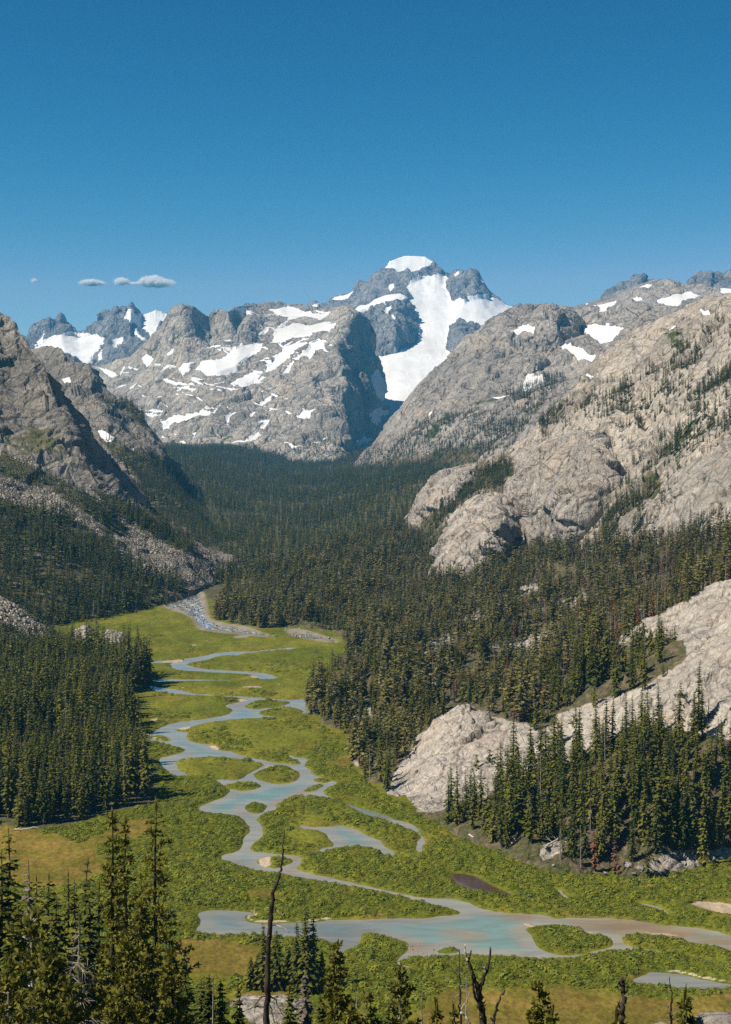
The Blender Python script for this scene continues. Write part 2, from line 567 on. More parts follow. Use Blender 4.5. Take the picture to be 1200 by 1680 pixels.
def ground_material():
    m, nt, b = new_mat('meadow_ground')
    n = NB(nt)
    a = n.noise(0.02, 6, 0.6)
    fine = n.noise(0.35, 8, 0.7)
    tuft = n.noise(0.8, 5, 0.8, n.mapped((1.0, 0.6, 1.0)))
    c = n.mix(n.ramp(a, 0.35, 0.62), (0.095, 0.112, 0.010), (0.148, 0.148, 0.016))
    c = n.mix(n.ramp(n.noise(0.06, 5, 0.65), 0.52, 0.66), c, (0.18, 0.145, 0.022))
    c = n.mix(n.math('MULTIPLY', n.ramp(fine, 0.5, 0.66), 0.65), c, (0.07, 0.085, 0.012))
    dry = n.ramp(n.math('ADD', n.attr('dry'), n.math('MULTIPLY', n.math('SUBTRACT', fine, 0.5), 0.9)), 0.35, 0.65)
    dryc = n.mix(n.ramp(n.noise(0.05, 6, 0.65, n.mapped((1, 2.5, 1))), 0.38, 0.62), (0.195, 0.135, 0.03), (0.14, 0.118, 0.017))
    c = n.mix(dry, c, dryc)
    so = n.ramp(n.math('ADD', n.attr('soil'), n.math('MULTIPLY', n.math('SUBTRACT', fine, 0.5), 1.1)), 0.4, 0.6)
    c = n.mix(so, c, n.mix(n.ramp(tuft, 0.4, 0.6), (0.11, 0.085, 0.05), (0.075, 0.082, 0.03)))
    gr = n.ramp(n.math('ADD', n.attr('gravel'), n.math('MULTIPLY', n.math('SUBTRACT', fine, 0.5), 0.8)), 0.4, 0.6)
    c = n.mix(gr, c, n.mix(n.ramp(tuft, 0.35, 0.65), (0.33, 0.28, 0.22), (0.15, 0.135, 0.10)))
    sd = n.ramp(n.math('ADD', n.attr('sand'), n.math('MULTIPLY', n.math('SUBTRACT', fine, 0.5), 0.7)), 0.42, 0.58)
    c = n.mix(sd, c, n.mix(n.ramp(tuft, 0.35, 0.65), (0.46, 0.37, 0.26), (0.36, 0.28, 0.19)))
    bk = n.ramp(n.math('ADD', n.attr('bank'), n.math('MULTIPLY', n.math('SUBTRACT', fine, 0.5), 0.9)), 0.45, 0.6)
    c = n.mix(bk, c, (0.13, 0.095, 0.05))
    c = n.mul(c, n.ramp(tuft, 0.32, 0.68, 0.62, 1.3))
    c = n.mul(c, n.ramp(n.noise(0.12, 4, 0.7, n.mapped((1.0, 0.35, 1.0), (0, 0, 0.3))), 0.35, 0.65, 0.82, 1.16))
    nt.links.new(c, b.inputs['Base Color'])
    h = n.math('ADD', n.math('MULTIPLY', fine, 1.0), n.math('MULTIPLY', tuft, 0.5))
    nt.links.new(n.bump(h, 0.8, 0.5), b.inputs['Normal'])
    return m


def water_material():
    m, nt, b = new_mat('glacier_melt_water')
    n = NB(nt)
    flow = n.noise(0.035, 5, 0.6, n.mapped((1.0, 0.45, 1), (0, 0, 0.4)), 1.2)
    flow2 = n.noise(0.11, 4, 0.6, n.mapped((1.0, 0.4, 1), (0, 0, 0.4)), 0.8)
    deep = n.attr('deep')
    silt = n.math('ADD', n.attr('silt'), n.math('MULTIPLY', n.math('SUBTRACT', n.noise(0.05, 6, 0.66, n.mapped((0.5, 1.3, 1), (0, 0, 0.12)), 1.6), 0.5), 2.0))
    c = n.mix(n.ramp(n.math('ADD', deep, n.math('MULTIPLY', n.math('SUBTRACT', flow2, 0.5), 0.7)), 0.1, 0.9), (0.26, 0.245, 0.19), (0.165, 0.235, 0.205))
    c = n.mix(n.ramp(silt, 0.25, 1.0), c, (0.255, 0.19, 0.12))
    c = n.mix(n.attr('murk'), c, (0.075, 0.042, 0.018))
    c = n.mix(n.attr('still'), c, (0.135, 0.145, 0.14))
    c = n.mul(c, n.ramp(n.noise(0.16, 5, 0.7, n.mapped((0.28, 1.2, 1), (0, 0, 0.15)), 0.8), 0.35, 0.65, 0.84, 1.12))
    foam = n.math('MULTIPLY', n.attr('foam'), n.ramp(n.noise(0.35, 6, 0.7), 0.48, 0.62))
    c = n.mix(foam, c, (0.75, 0.76, 0.75))
    nt.links.new(c, b.inputs['Base Color'])
    b.inputs['Roughness'].default_value = 0.12
    b.inputs['IOR'].default_value = 1.33
    b.inputs['Specular IOR Level'].default_value = 0.5
    w = n.noise(0.9, 4, 0.6)
    nt.links.new(n.bump(w, 0.10, 0.03), b.inputs['Normal'])
    return m


M['ground'] = ground_material()
M['water'] = water_material()

# ------------------------------------------------------------------ landforms
GRIDS = {}


def resample(pts, n):
    pts = np.asarray(pts, float)
    s = np.concatenate([[0], np.cumsum(np.linalg.norm(np.diff(pts, axis=0), axis=1))])
    t = np.linspace(0, s[-1], n)
    return np.stack([np.interp(t, s, pts[:, k]) for k in range(3)], 1)


def blur(A, w, axis, keep_ends=True):
    if w < 1: return A
    k = np.hanning(2 * w + 3)[1:-1]
    k /= k.sum()
    B = np.moveaxis(A, axis, 0)
    # mirror about the end points so that the ends stay where they are
    pre = 2 * B[0] - B[w:0:-1]
    post = 2 * B[-1] - B[-2:-w - 2:-1]
    E = np.concatenate([pre, B, post], 0)
    out = np.zeros_like(B)
    for i, c in enumerate(k):
        out += c * E[i:i + len(B)]
    return np.moveaxis(out, 0, axis)


def grid_normals(P):
    du = np.gradient(P, axis=0)
    dv = np.gradient(P, axis=1)
    N = np.cross(du, dv)
    N /= np.linalg.norm(N, axis=-1, keepdims=True) + 1e-9
    return N


def soft(polys, px, py, edge):
    """1 inside, 0 outside, 0.5 on the outline"""
    r = np.zeros(px.shape, np.float32)
    for p in polys:
        r = np.maximum(r, np.clip(0.5 + sdist(p, px, py, edge * 1.2) / (2 * edge), 0, 1))
    return r


def landform(name, cols, nu, nv, mat, crest=None, crest_fall=0.45, back=(300.0, 0.8), nback=14, foot=40.0, amp=20.0, wl=200.0, octs=6,
             block=0.0, block_size=30.0, smooth_u=None, stretch=(1, 1, 1), snow=(), snow_edge=9.0, green=(), green_edge=14.0,
             soil=(), soil_edge=16.0, soil_all=0.0, green_all=0.0, seed=0.0, parent=None, rib=0.0, grain=None, jag=0.0, snow_fine=(), snow_haze=(), snow_haze_v=0.41):
    """a mountain side: columns of points from crest to foot, then weathered"""
    M0 = 40
    A = np.array([resample([at(*p) for p in c], M0) for c in cols])          # K, M0, 3
    kx = np.array([c[0][0] for c in cols], float)
    kx = np.maximum.accumulate(kx + np.arange(len(kx)) * 1e-3)
    # spread columns evenly by their mean place across
    mx = A[:, :, 0].mean(1) / A[:, :, 1].mean(1)
    mx = np.maximum.accumulate(mx + np.arange(len(mx)) * 1e-6)
    tu = np.linspace(mx[0], mx[-1], nu)
    G = np.empty((nu, M0, 3))
    for j in range(M0):
        for k in range(3):
            G[:, j, k] = np.interp(tu, mx, A[:, j, k])
    su = smooth_u if smooth_u is not None else max(2, nu // (len(cols) * 2))
    G = blur(G, su, 0)
    P = np.empty((nu, nv, 3))
    tv = np.linspace(0, M0 - 1, nv)
    for k in range(3):
        for i in range(nu):
            P[i, :, k] = np.interp(tv, np.arange(M0), G[i, :, k])
    P = blur(P, max(2, nv // 14), 1)
    if crest is not None:
        c = np.asarray(crest, float)
        px, py = proj(P[:, 0])
        want = np.interp(px, c[:, 0], c[:, 1], left=np.nan, right=np.nan)
        if jag > 0:
            jq = np.stack([px / 9.0, 0 * px + seed, 0 * px + 0.5], 1)
            rocky = 1 - soft(snow, px, want + 2, 4)
            want = want - jag * rocky * (1.6 * np.maximum(pnoise(jq), -0.2) + 0.7 * pnoise(jq * 2.6 + 3))
        dz = (HY - want) / F * P[:, 0, 1] - P[:, 0, 2]
        dz = np.where(np.isnan(dz), 0, dz)
        fall = np.clip(1 - np.linspace(0, 1, nv) / crest_fall, 0, 1) ** 1.5
        P[:, :, 2] += dz[:, None] * fall[None, :]
    # the far side of the crest
    L, slope = back
    t = (np.linspace(1, 0, nback + 1)[:-1]) ** 1.6
    hd = P[:, 0, :2] / np.linalg.norm(P[:, 0, :2], axis=1, keepdims=True)
    B = np.empty((nu, nback, 3))
    B[:, :, 0] = P[:, :1, 0] + hd[:, :1] * L * t[None]
    B[:, :, 1] = P[:, :1, 1] + hd[:, 1:] * L * t[None]
    B[:, :, 2] = P[:, :1, 2] - L * slope * t[None]
    # the foot runs on under the next ground
    nf = 5
    s = np.linspace(0, 1, nf + 1)[1:]
    Fo = np.empty((nu, nf, 3))
    Fo[:, :, 0] = P[:, -1:, 0] - hd[:, :1] * foot * s[None]
    Fo[:, :, 1] = P[:, -1:, 1] - hd[:, 1:] * foot * s[None]
    Fo[:, :, 2] = P[:, -1:, 2] - foot * 1.0 * s[None]
    P = np.concatenate([B, P, Fo], 1)
    nvt = P.shape[1]
    px, py = proj(P)
    sn = soft(snow, px, py, snow_edge)
    if len(snow_fine): sn = np.maximum(sn, soft(snow_fine, px, py, 2.6))
    if len(snow_haze): sn = np.maximum(sn, snow_haze_v * soft(snow_haze, px, py, 25))
    gr = np.clip(soft(green, px, py, green_edge) + green_all, 0, 1)
    so = np.clip(soft(soil, px, py, soil_edge) + soil_all, 0, 1)
    behind = np.zeros((nu, nvt), bool)
    behind[:, :nback] = True
    so = np.where(behind, 0, so)
    N = grid_normals(P)
    if N[..., 1].mean() > 0: N = -N
    q = (P / wl).reshape(-1, 3) * np.array(stretch) + seed
    if grain is not None:
        gv = np.array(grain[0], float); gv /= np.linalg.norm(gv)
        q = q - np.outer(q @ gv, gv) * (1 - 1.0 / grain[1])
    wq = q + 0.35 * np.stack([pnoise(q * 0.7 + 5.2), pnoise(q * 0.7 + 9.1), pnoise(q * 0.7 + 1.7)], 1)
    d = amp * (ridged(wq, octs, 0.43) - 0.55) * 1.0
    d = d + amp * 0.22 * fbm(q * 2.7 + 3.3, max(2, octs - 2), 0.5)
    if block > 0:
        d = d + block * 0.6 * facets(P.reshape(-1, 3) / block_size + seed)
        d = d + block * 0.22 * facets(P.reshape(-1, 3) / (block_size * 0.42) + seed + 7)
    if rib > 0:
        rr = (P / (wl * 0.3)).reshape(-1, 3) * np.array((1, 0.3, 0.12)) + seed
        d = d + rib * (ridged(rr, 3, 0.5) - 0.5)
    d = d.reshape(nu, nvt)
    d[:, nback:nback + nv] *= np.clip(0.4 + np.linspace(0, 1, nv) / 0.12, 0, 1)[None]
    d = d * (1 - 0.9 * np.clip(sn * 1.6 - 0.3, 0, 1)) * (1 - 0.45 * so)
    P = P + N * d[..., None]
    fc = grid_faces(nu, nvt)
    nn = np.cross(P[1, 0] - P[0, 0], P[0, 1] - P[0, 0])
    mid = (nu // 2, nvt // 2)
    e1 = P[mid[0] + 1, mid[1]] - P[mid]
    e2 = P[mid[0], mid[1] + 1] - P[mid]
    if np.dot(np.cross(e1, e2), P[mid]) > 0: fc = fc[:, ::-1]
    me = np_mesh(name, P.reshape(-1, 3), fc, [mat], True, {'snow': sn.ravel(), 'green': gr.ravel(), 'soil': so.ravel()})
    o = link(bpy.data.objects.new(name, me), parent)
    if parent is None: o['kind'] = 'structure'
    GRIDS[o.name] = P[:, nback - 2:]
    return o


def mound(name, crest, base, d_crest, d_base, bulge, nu, nv, mat, **kw):
    """a dome or buttress between an outline and the line where it meets the slope in front"""
    cols = []
    n = max(len(crest), len(base)) * 2
    def along(pl, t):
        pl = np.asarray(pl, float)
        s = np.concatenate([[0], np.cumsum(np.hypot(*np.diff(pl, axis=0).T))])
        return [np.interp(t * s[-1], s, pl[:, k]) for k in range(2)]
    dc = d_crest if not np.isscalar(d_crest) else (d_crest, d_crest)
    db = d_base if not np.isscalar(d_base) else (d_base, d_base)
    for t in np.linspace(0, 1, n):
        a, b = along(crest, t), along(base, t)
        col = []
        da = dc[0] + (dc[1] - dc[0]) * t
        dd = db[0] + (db[1] - db[0]) * t
        for v in np.linspace(0, 1, 6):
            e = math.sin(math.pi * min(max(t, 0.0), 1.0)) ** 0.6
            w = math.sin(math.pi * v) * e
            df = dd + (da - dd) * (1 - v) - bulge * w
            col.append((a[0] + (b[0] - a[0]) * v, a[1] + (b[1] - a[1]) * v, da * 1.01 + (df - da * 1.01) * e))
        cols.append(col)
    kw.setdefault('back', (60.0, 0.7))
    kw.setdefault('foot', 15.0)
    kw.setdefault('smooth_u', max(2, nu // 40))
    return landform(name, cols, nu, nv, mat, **kw)

# --- far left: jagged peaks above a small glacier
landform('jagged_peaks', [
    [(-120, 540, 7600), (-120, 600, 7000), (-110, 700, 6200)],
    [(47, 551, 7500), (50, 590, 7000), (55, 680, 6200)],
    [(71, 527, 7500), (74, 570, 7050), (80, 680, 6100)],
    [(99, 513, 7450), (101, 552, 7150), (110, 600, 6500), (115, 690, 6000)],
    [(127, 542, 7600), (128, 552, 7350), (132, 600, 6500), (140, 690, 5900)],
    [(150, 535, 7550), (155, 555, 7200), (155, 600, 6450), (165, 690, 5800)],
    [(181, 504, 7300), (183, 555, 6900), (180, 600, 6400), (190, 690, 5800)],
    [(215, 495, 7250), (214, 540, 6900), (212, 590, 6400), (215, 690, 5700)],
    [(232, 514, 7500), (232, 535, 7150), (235, 580, 6300), (240, 690, 5700)],
    [(255, 507, 7600), (255, 540, 7100), (258, 590, 6300), (265, 690, 5600)],
    [(280, 515, 7600), (285, 545, 7100), (290, 590, 6300), (300, 690, 5600)],
    [(330, 530, 7600), (330, 560, 7000), (330, 610, 6200), (330, 690, 5600)]],
    420, 110, M['granite_peak'], crest=[(-120, 545), (47, 549), (50, 539), (58, 534), (71, 527), (80, 524), (88, 524), (93, 517), (99, 513), (104, 517), (109, 522), (118, 532),
        (127, 542), (139, 541), (145, 538), (150, 535), (156, 528), (161, 522), (163, 515), (166, 512), (170, 514), (174, 507), (181, 504), (185, 507), (190, 500), (195, 503), (204, 497),
        (209, 498), (215, 495), (221, 502), (227, 508), (232, 514), (240, 513), (255, 507), (268, 511), (279, 515), (330, 530)],
    crest_fall=0.25, amp=70, wl=420, octs=7, block=26, block_size=90, rib=60, back=(900, 0.9), foot=200,
    snow=[[(58, 575), (75, 562), (99, 549), (127, 544), (153, 548), (171, 554), (165, 566), (159, 576), (144, 599), (122, 590), (95, 580), (70, 590), (50, 590)],
          [(203, 522), (210, 511), (235, 515), (255, 507), (279, 515), (268, 530), (252, 547), (240, 540), (227, 533)], [(188, 562), (200, 550), (203, 556), (194, 576), (186, 572)], [(224, 536), (230, 545), (245, 560), (240, 570), (228, 552)],
          [(160, 580), (172, 566), (168, 580), (160, 590)], [(68, 552), (76, 545), (72, 565), (60, 572)]], snow_edge=5, smooth_u=4, jag=4.5, seed=3.1)

# --- the snow-capped summit with its glacier
GLACIER = [(702, 451), (724, 449), (741, 459), (730, 471), (743, 495), (762, 498), (768, 492), (793, 487), (816, 490), (841, 503), (850, 540), (781, 535), (755, 529), (738, 538), (735, 567),
           (780, 590), (800, 640), (720, 700), (690, 700), (600, 700), (590, 640), (600, 560), (612, 572), (651, 578), (670, 573), (690, 553), (683, 527), (678, 508), (670, 485), (664, 471), (680, 462)]
landform('snowy_peak', [
    [(300, 540, 8400), (300, 600, 7600), (320, 700, 6600)],
    [(470, 512, 8200), (480, 560, 7400), (500, 680, 6200)],
    [(505, 504, 8000), (512, 560, 7200), (530, 690, 5600)],
    [(540, 492, 8000), (548, 540, 7300), (565, 600, 6500), (575, 720, 5200)],
    [(581, 478, 7900), (584, 520, 7300), (590, 590, 6300), (600, 720, 5000)],
    [(603, 463, 7700), (608, 510, 7200), (612, 590, 6200), (615, 720, 4850)],
    [(632, 441, 7750), (636, 480, 7350), (636, 580, 6250), (630, 720, 4750)],
    [(664, 420, 7950), (664, 450, 7600), (664, 480, 7150), (662, 580, 6200), (650, 720, 4700)],
    [(698, 421, 7950), (696, 447, 7700), (694, 475, 7300), (690, 580, 6200), (670, 720, 4700)],
    [(714, 429, 7850), (714, 450, 7650), (714, 490, 7100), (712, 580, 6200), (690, 720, 4700)],
    [(738, 449, 7800), (736, 462, 7600), (735, 500, 7000), (732, 580, 6200), (715, 720, 4700)],
    [(760, 441, 7400), (758, 480, 7150), (757, 510, 6800), (752, 580, 6100), (740, 720, 4700)],
    [(787, 452, 7400), (784, 482, 7150), (780, 515, 6750), (775, 580, 6000), (765, 720, 4700)],
    [(831, 497, 7350), (822, 515, 7000), (812, 540, 6500), (800, 600, 5900), (790, 720, 4700)],
    [(880, 505, 7400), (870, 530, 7000), (850, 600, 6200), (840, 720, 4700)],
    [(1000, 520, 7600), (1000, 560, 7000), (980, 650, 6000), (960, 720, 5000)]],
    430, 190, M['granite_peak'], crest=[(300, 540), (470, 512), (505, 504), (510, 497), (515, 493), (524, 496), (537, 492), (560, 485), (581, 478), (585, 468), (589, 462), (596, 465), (603, 463), (612, 454), (622, 446),
        (632, 441), (641, 430), (652, 424), (664, 420.5), (682, 420), (698, 421), (709, 430), (714, 428), (722, 439), (729, 447), (740, 449), (745, 443), (749, 441), (765, 442), (778, 440.5), (783, 446), (787, 452),
        (797, 460), (803, 470), (809, 478), (820, 488), (831, 497), (841, 501), (880, 506)],
    crest_fall=0.2, amp=60, wl=420, octs=7, block=26, block_size=85, rib=55, back=(1200, 0.6), foot=200,
    snow=[GLACIER, [(632, 441), (641, 430), (664, 415), (698, 415), (709, 431), (703, 438), (688, 443), (668, 448), (660, 452), (650, 450), (648, 443)],
          [(537, 493), (560, 486), (581, 477), (578, 486), (566, 494), (548, 497)], [(638, 472), (646, 470), (648, 476), (640, 478)], [(510, 500), (523, 498), (520, 510), (510, 514)],
          [(745, 450), (752, 444), (754, 448), (748, 455)], [(786, 456), (796, 462), (795, 466), (788, 462)], [(600, 560), (560, 720), (640, 720), (700, 640), (640, 570)]], snow_edge=4, smooth_u=4, jag=2.0, seed=8.4)
mound('rock_buttress', [(574, 520), (584, 505), (605, 496), (632, 484), (658, 481), (672, 489), (679, 510), (684, 530), (691, 552)],
      [(570, 590), (585, 592), (605, 592), (621, 586), (640, 582), (655, 581), (668, 578), (682, 566), (694, 554)], (6950, 6700), (6150, 6250), 220, 200, 130, M['granite_peak'],
      amp=38, wl=260, octs=6, block=28, block_size=80, rib=45, back=(500, 0.25), snow_edge=3, seed=1.2,
      snow=[[(575, 508), (605, 497), (632, 482), (660, 478), (672, 489), (651, 495), (625, 497), (600, 506), (580, 512)], [(634, 504), (644, 500), (640, 510), (632, 520)], [(642, 516), (650, 520), (648, 526), (642, 522)]])
mound('rock_buttress', [(731, 568), (736, 545), (744, 533), (757, 529), (778, 533), (790, 545)], [(731, 572), (740, 570), (750, 575), (765, 575), (780, 570), (792, 560)], 6300, 5950, 80, 80, 50,
      M['granite_peak'], amp=20, wl=160, octs=5, block=15, block_size=60, back=(300, 0.3), seed=4.0)

# --- the central massif
MASSIF_SNOW = [[(318, 604), (330, 590), (362, 584), (372, 580), (388, 573), (398, 560), (402, 568), (418, 562), (434, 562), (428, 578), (410, 584), (398, 594), (390, 602), (362, 612), (338, 612), (322, 602)],
    [(290, 604), (300, 594), (316, 592), (310, 604), (296, 612)], [(375, 508), (395, 504), (412, 506), (430, 512), (412, 514), (390, 512)],
    [(430, 506), (470, 503), (500, 510), (530, 512), (545, 512), (541, 520), (524, 527), (500, 522), (478, 524), (462, 516)],
    [(444, 560), (452, 542), (470, 534), (480, 528), (510, 530), (540, 530), (556, 538), (546, 548), (520, 552), (500, 556), (480, 556), (462, 566)],
    [(450, 590), (466, 570), (490, 560), (512, 566), (500, 574), (480, 580), (464, 596), (450, 606), (436, 612), (440, 600)],
    [(372, 630), (392, 618), (408, 612), (424, 608), (430, 616), (418, 624), (400, 634), (384, 636)], [(510, 568), (534, 562), (536, 578), (522, 580), (508, 592), (500, 586)],
    [(262, 618), (290, 624), (318, 630), (322, 632), (290, 632), (270, 624)], [(274, 634), (300, 634), (330, 636), (368, 640), (362, 643), (320, 642), (288, 638)], [(316, 622), (350, 630), (376, 636), (404, 642), (390, 645), (360, 638), (326, 628)],
    [(266, 704), (276, 690), (290, 684), (318, 680), (350, 678), (362, 668), (364, 672), (354, 686), (330, 688), (304, 694), (282, 706)], [(242, 682), (268, 678), (262, 682), (246, 686)],
    [(470, 606), (482, 594), (482, 604), (476, 616), (462, 618)], [(424, 644), (446, 634), (458, 636), (440, 642)], [(424, 666), (434, 656), (448, 648), (440, 660), (430, 668)], [(518, 642), (528, 638), (530, 644), (522, 646)],
    [(488, 688), (500, 680), (522, 676), (520, 682), (502, 688), (490, 692)], [(372, 694), (380, 680), (388, 678), (380, 690), (374, 698)], [(404, 690), (414, 682), (420, 680), (414, 688)], [(410, 718), (424, 710), (430, 712), (420, 718)],
    [(422, 706), (440, 692), (446, 690), (436, 702)], [(310, 728), (320, 718), (324, 722), (314, 730)], [(316, 714), (330, 712), (334, 716), (322, 718)], [(276, 734), (290, 732), (316, 736), (318, 742), (300, 744), (282, 740)],
    [(346, 750), (366, 744), (368, 750), (352, 754)], [(398, 752), (412, 740), (416, 742), (406, 752)], [(262, 712), (270, 712), (270, 718), (264, 718)], [(240, 540), (246, 530), (252, 545), (244, 556)],
    [(266, 582), (280, 574), (290, 564), (288, 576), (276, 584)], [(232, 588), (240, 580), (256, 588), (248, 600), (240, 602)], [(208, 600), (222, 602), (226, 604), (214, 608)], [(160, 602), (184, 608), (200, 616), (188, 624), (170, 612)],
    [(196, 610), (204, 600), (208, 604), (200, 618)], [(285, 500), (292, 498), (290, 502)], [(610, 620), (620, 600), (634, 640), (630, 660), (612, 650)], [(560, 735), (580, 728), (600, 715), (612, 720), (600, 738), (575, 748)], [(608, 672), (624, 668), (630, 680), (614, 700), (604, 690)]]
_gs = np.random.default_rng(21)
STREAKS = []
for _x0, _y0, _x1, _y1, _n in ((430, 510, 560, 600, 46), (290, 560, 440, 650, 34), (250, 640, 540, 750, 40), (160, 590, 290, 720, 22)):
    for _ in range(_n):
        _cx, _cy = _gs.uniform(_x0, _x1), _gs.uniform(_y0, _y1)
        _an = math.radians(_gs.choice([-28, -12, 8, 20]) + _gs.normal(0, 9))
        _l, _w = _gs.gamma(3, 3.2) + 3, _gs.uniform(0.9, 2.4)
        _u, _v = np.array([math.cos(_an), math.sin(_an)]), np.array([-math.sin(_an), math.cos(_an)])
        STREAKS.append([tuple(np.array([_cx, _cy]) + a_ * _l * _u + b_ * _w * _v) for a_, b_ in ((-1, 0), (-0.4, 0.9), (0.3, 0.6), (1, 0.1), (0.4, -0.8), (-0.3, -0.7))])
landform('mountain_massif', [
    [(20, 640, 5400), (30, 680, 5100), (40, 760, 4600)],
    [(140, 602, 5250), (146, 650, 5000), (160, 730, 4500)],
    [(205, 588, 5050), (212, 640, 4750), (230, 740, 4250)],
    [(240, 562, 5000), (244, 600, 4850), (250, 650, 4600), (262, 748, 4000)],
    [(275, 515, 4900), (272, 560, 4840), (270, 600, 4720), (278, 680, 4400), (290, 757, 3850)],
    [(300, 502, 4850), (302, 552, 4790), (308, 600, 4600), (316, 680, 4200), (330, 760, 3780)],
    [(345, 513, 4950), (348, 560, 4880), (352, 600, 4480), (358, 640, 4300), (362, 690, 4100), (370, 762, 3740)],
    [(375, 508, 4900), (380, 560, 4840), (388, 590, 4550), (396, 640, 4300), (402, 690, 4050), (412, 766, 3700)],
    [(405, 501, 5300), (412, 530, 4980), (420, 560, 4880), (428, 600, 4520), (440, 690, 4050), (452, 768, 3680)],
    [(450, 501, 5500), (455, 530, 5050), (462, 560, 4750), (468, 620, 4380), (472, 690, 4020), (480, 769, 3660)],
    [(500, 504, 5500), (500, 530, 5000), (502, 565, 4650), (506, 620, 4320), (510, 700, 3920), (520, 768, 3640)],
    [(545, 508, 5150), (538, 545, 4700), (536, 580, 4480), (542, 640, 4200), (545, 700, 3900), (552, 762, 3640)],
    [(588, 509, 4980), (568, 540, 4660), (548, 578, 4450), (572, 634, 4230), (557, 664, 4100), (572, 690, 4000), (552, 718, 3850), (564, 757, 3660)],
    [(597, 516, 5040), (592, 560, 4830), (578, 600, 4640), (598, 650, 4440), (590, 680, 4330), (592, 705, 4220), (578, 733, 3960), (582, 750, 3800)],
    [(604, 525, 5100), (608, 570, 4900), (610, 620, 4700), (612, 660, 4600), (604, 705, 4400), (596, 745, 4100)],
    [(613, 545, 5150), (622, 590, 5000), (634, 640, 4850), (632, 675, 4800), (620, 712, 4600), (606, 740, 4350)]],
    490, 240, M['granite_massif'], crest=[(20, 640), (140, 602), (180, 596), (215, 584), (240, 562), (250, 548), (262, 540), (270, 524), (276, 514), (285, 504), (296, 501), (310, 502), (322, 504), (332, 512), (341, 517), (346, 511),
        (352, 506), (366, 508), (376, 511), (385, 504), (400, 501), (408, 498), (420, 499), (440, 497), (458, 496), (470, 501), (500, 504), (520, 504), (545, 508), (556, 504), (572, 503), (588, 510), (604, 524), (613, 545)],
    crest_fall=0.3, amp=50, wl=400, octs=8, block=22, block_size=90, grain=((0.55, -0.2, 0.75), 1.8), back=(400, 1.3), foot=150, snow=MASSIF_SNOW, snow_edge=6, snow_fine=STREAKS,
    snow_haze=[[(430, 520), (470, 505), (560, 510), (550, 560), (500, 600), (450, 630), (380, 640), (300, 620), (290, 590), (400, 600), (440, 560)]],
    green=[[(300, 690), (340, 690), (345, 700), (310, 705)], [(330, 735), (345, 715), (370, 700), (372, 706), (350, 722)], [(395, 735), (410, 722), (418, 722), (412, 730), (398, 745)], [(350, 725), (380, 705), (385, 720), (360, 735)],
           [(470, 750), (490, 735), (492, 745)], [(260, 735), (300, 730), (300, 735)]], green_edge=9, smooth_u=4, seed=5.5)
mound('rock_pinnacles', [(398, 503), (402, 498), (406, 497), (411, 500), (416, 497), (422, 499), (430, 498), (436, 495), (441, 498), (448, 495), (454, 495), (460, 494), (465, 498), (470, 501), (474, 504)],
      [(398, 510), (474, 510)], 6200, 6000, 20, 120, 16, M['granite_peak'], amp=14, wl=70, octs=4, block=14, block_size=40, back=(200, 0.8), seed=2.0)

# --- the ridge far right
landform('far_ridge', [
    [(900, 520, 6500), (905, 545, 6000), (910, 600, 5400)],
    [(980, 490, 6400), (985, 530, 5900), (990, 600, 5200)],
    [(1048, 450, 6300), (1048, 510, 5800), (1050, 600, 5100)],
    [(1100, 462, 6300), (1100, 520, 5700), (1100, 600, 5000)],
    [(1200, 447, 6300), (1200, 510, 5700), (1200, 600, 5000)],
    [(1400, 440, 6300), (1400, 510, 5700), (1400, 600, 5000)]],
    260, 70, M['granite_peak'], crest=[(900, 520), (950, 512), (985, 496), (992, 478), (1000, 474), (1010, 470), (1020, 465), (1026, 466), (1033, 462), (1036, 452), (1044, 449), (1050, 450), (1056, 454), (1066, 457),
        (1075, 462), (1100, 468), (1130, 470), (1134, 458), (1140, 453), (1144, 457), (1150, 450), (1165, 449), (1190, 447), (1400, 440)],
    crest_fall=0.5, amp=35, wl=230, octs=6, block=20, block_size=70, rib=45, back=(500, 0.8), foot=100, smooth_u=3, jag=3.0, seed=6.6)
landform('rounded_summit', [
    [(920, 520, 4300), (925, 560, 3900), (930, 640, 3300)],
    [(955, 501, 4300), (960, 545, 3900), (965, 640, 3200)],
    [(1000, 486, 4300), (1005, 530, 3850), (1010, 640, 3150)],
    [(1060, 462, 4200), (1065, 515, 3750), (1070, 640, 3050)],
    [(1100, 456, 4150), (1105, 515, 3650), (1110, 640, 3000)],
    [(1150, 466, 4100), (1155, 515, 3600), (1160, 640, 2950)],
    [(1220, 472, 4000), (1225, 515, 3500), (1230, 640, 2900)],
    [(1400, 460, 3900), (1400, 515, 3400), (1400, 640, 2800)]],
    240, 120, M['granite_far'], crest=[(920, 512), (940, 503), (955, 499), (975, 492), (1000, 484), (1020, 478), (1040, 470), (1060, 464), (1080, 457), (1095, 456), (1110, 459), (1125, 466), (1150, 468), (1180, 472), (1220, 476), (1400, 470)],
    crest_fall=0.5, amp=30, wl=300, octs=7, block=15, block_size=70, back=(400, 0.5), foot=80, smooth_u=6, seed=2.3, snow_edge=4,
    snow=[[(968, 500), (990, 496), (1010, 492), (1012, 498), (998, 505), (996, 515), (1004, 520), (990, 525), (982, 520), (986, 508)], [(1074, 494), (1100, 486), (1110, 482), (1130, 480), (1150, 486), (1135, 490), (1120, 494), (1112, 505), (1098, 502)],
          [(1030, 492), (1048, 490), (1060, 494), (1045, 498)], [(1052, 474), (1060, 468), (1070, 468), (1066, 474)], [(1180, 474), (1200, 468), (1220, 475), (1200, 484), (1185, 484)], [(958, 498), (966, 496), (964, 500)], [(994, 488), (1008, 484), (1004, 490)]])

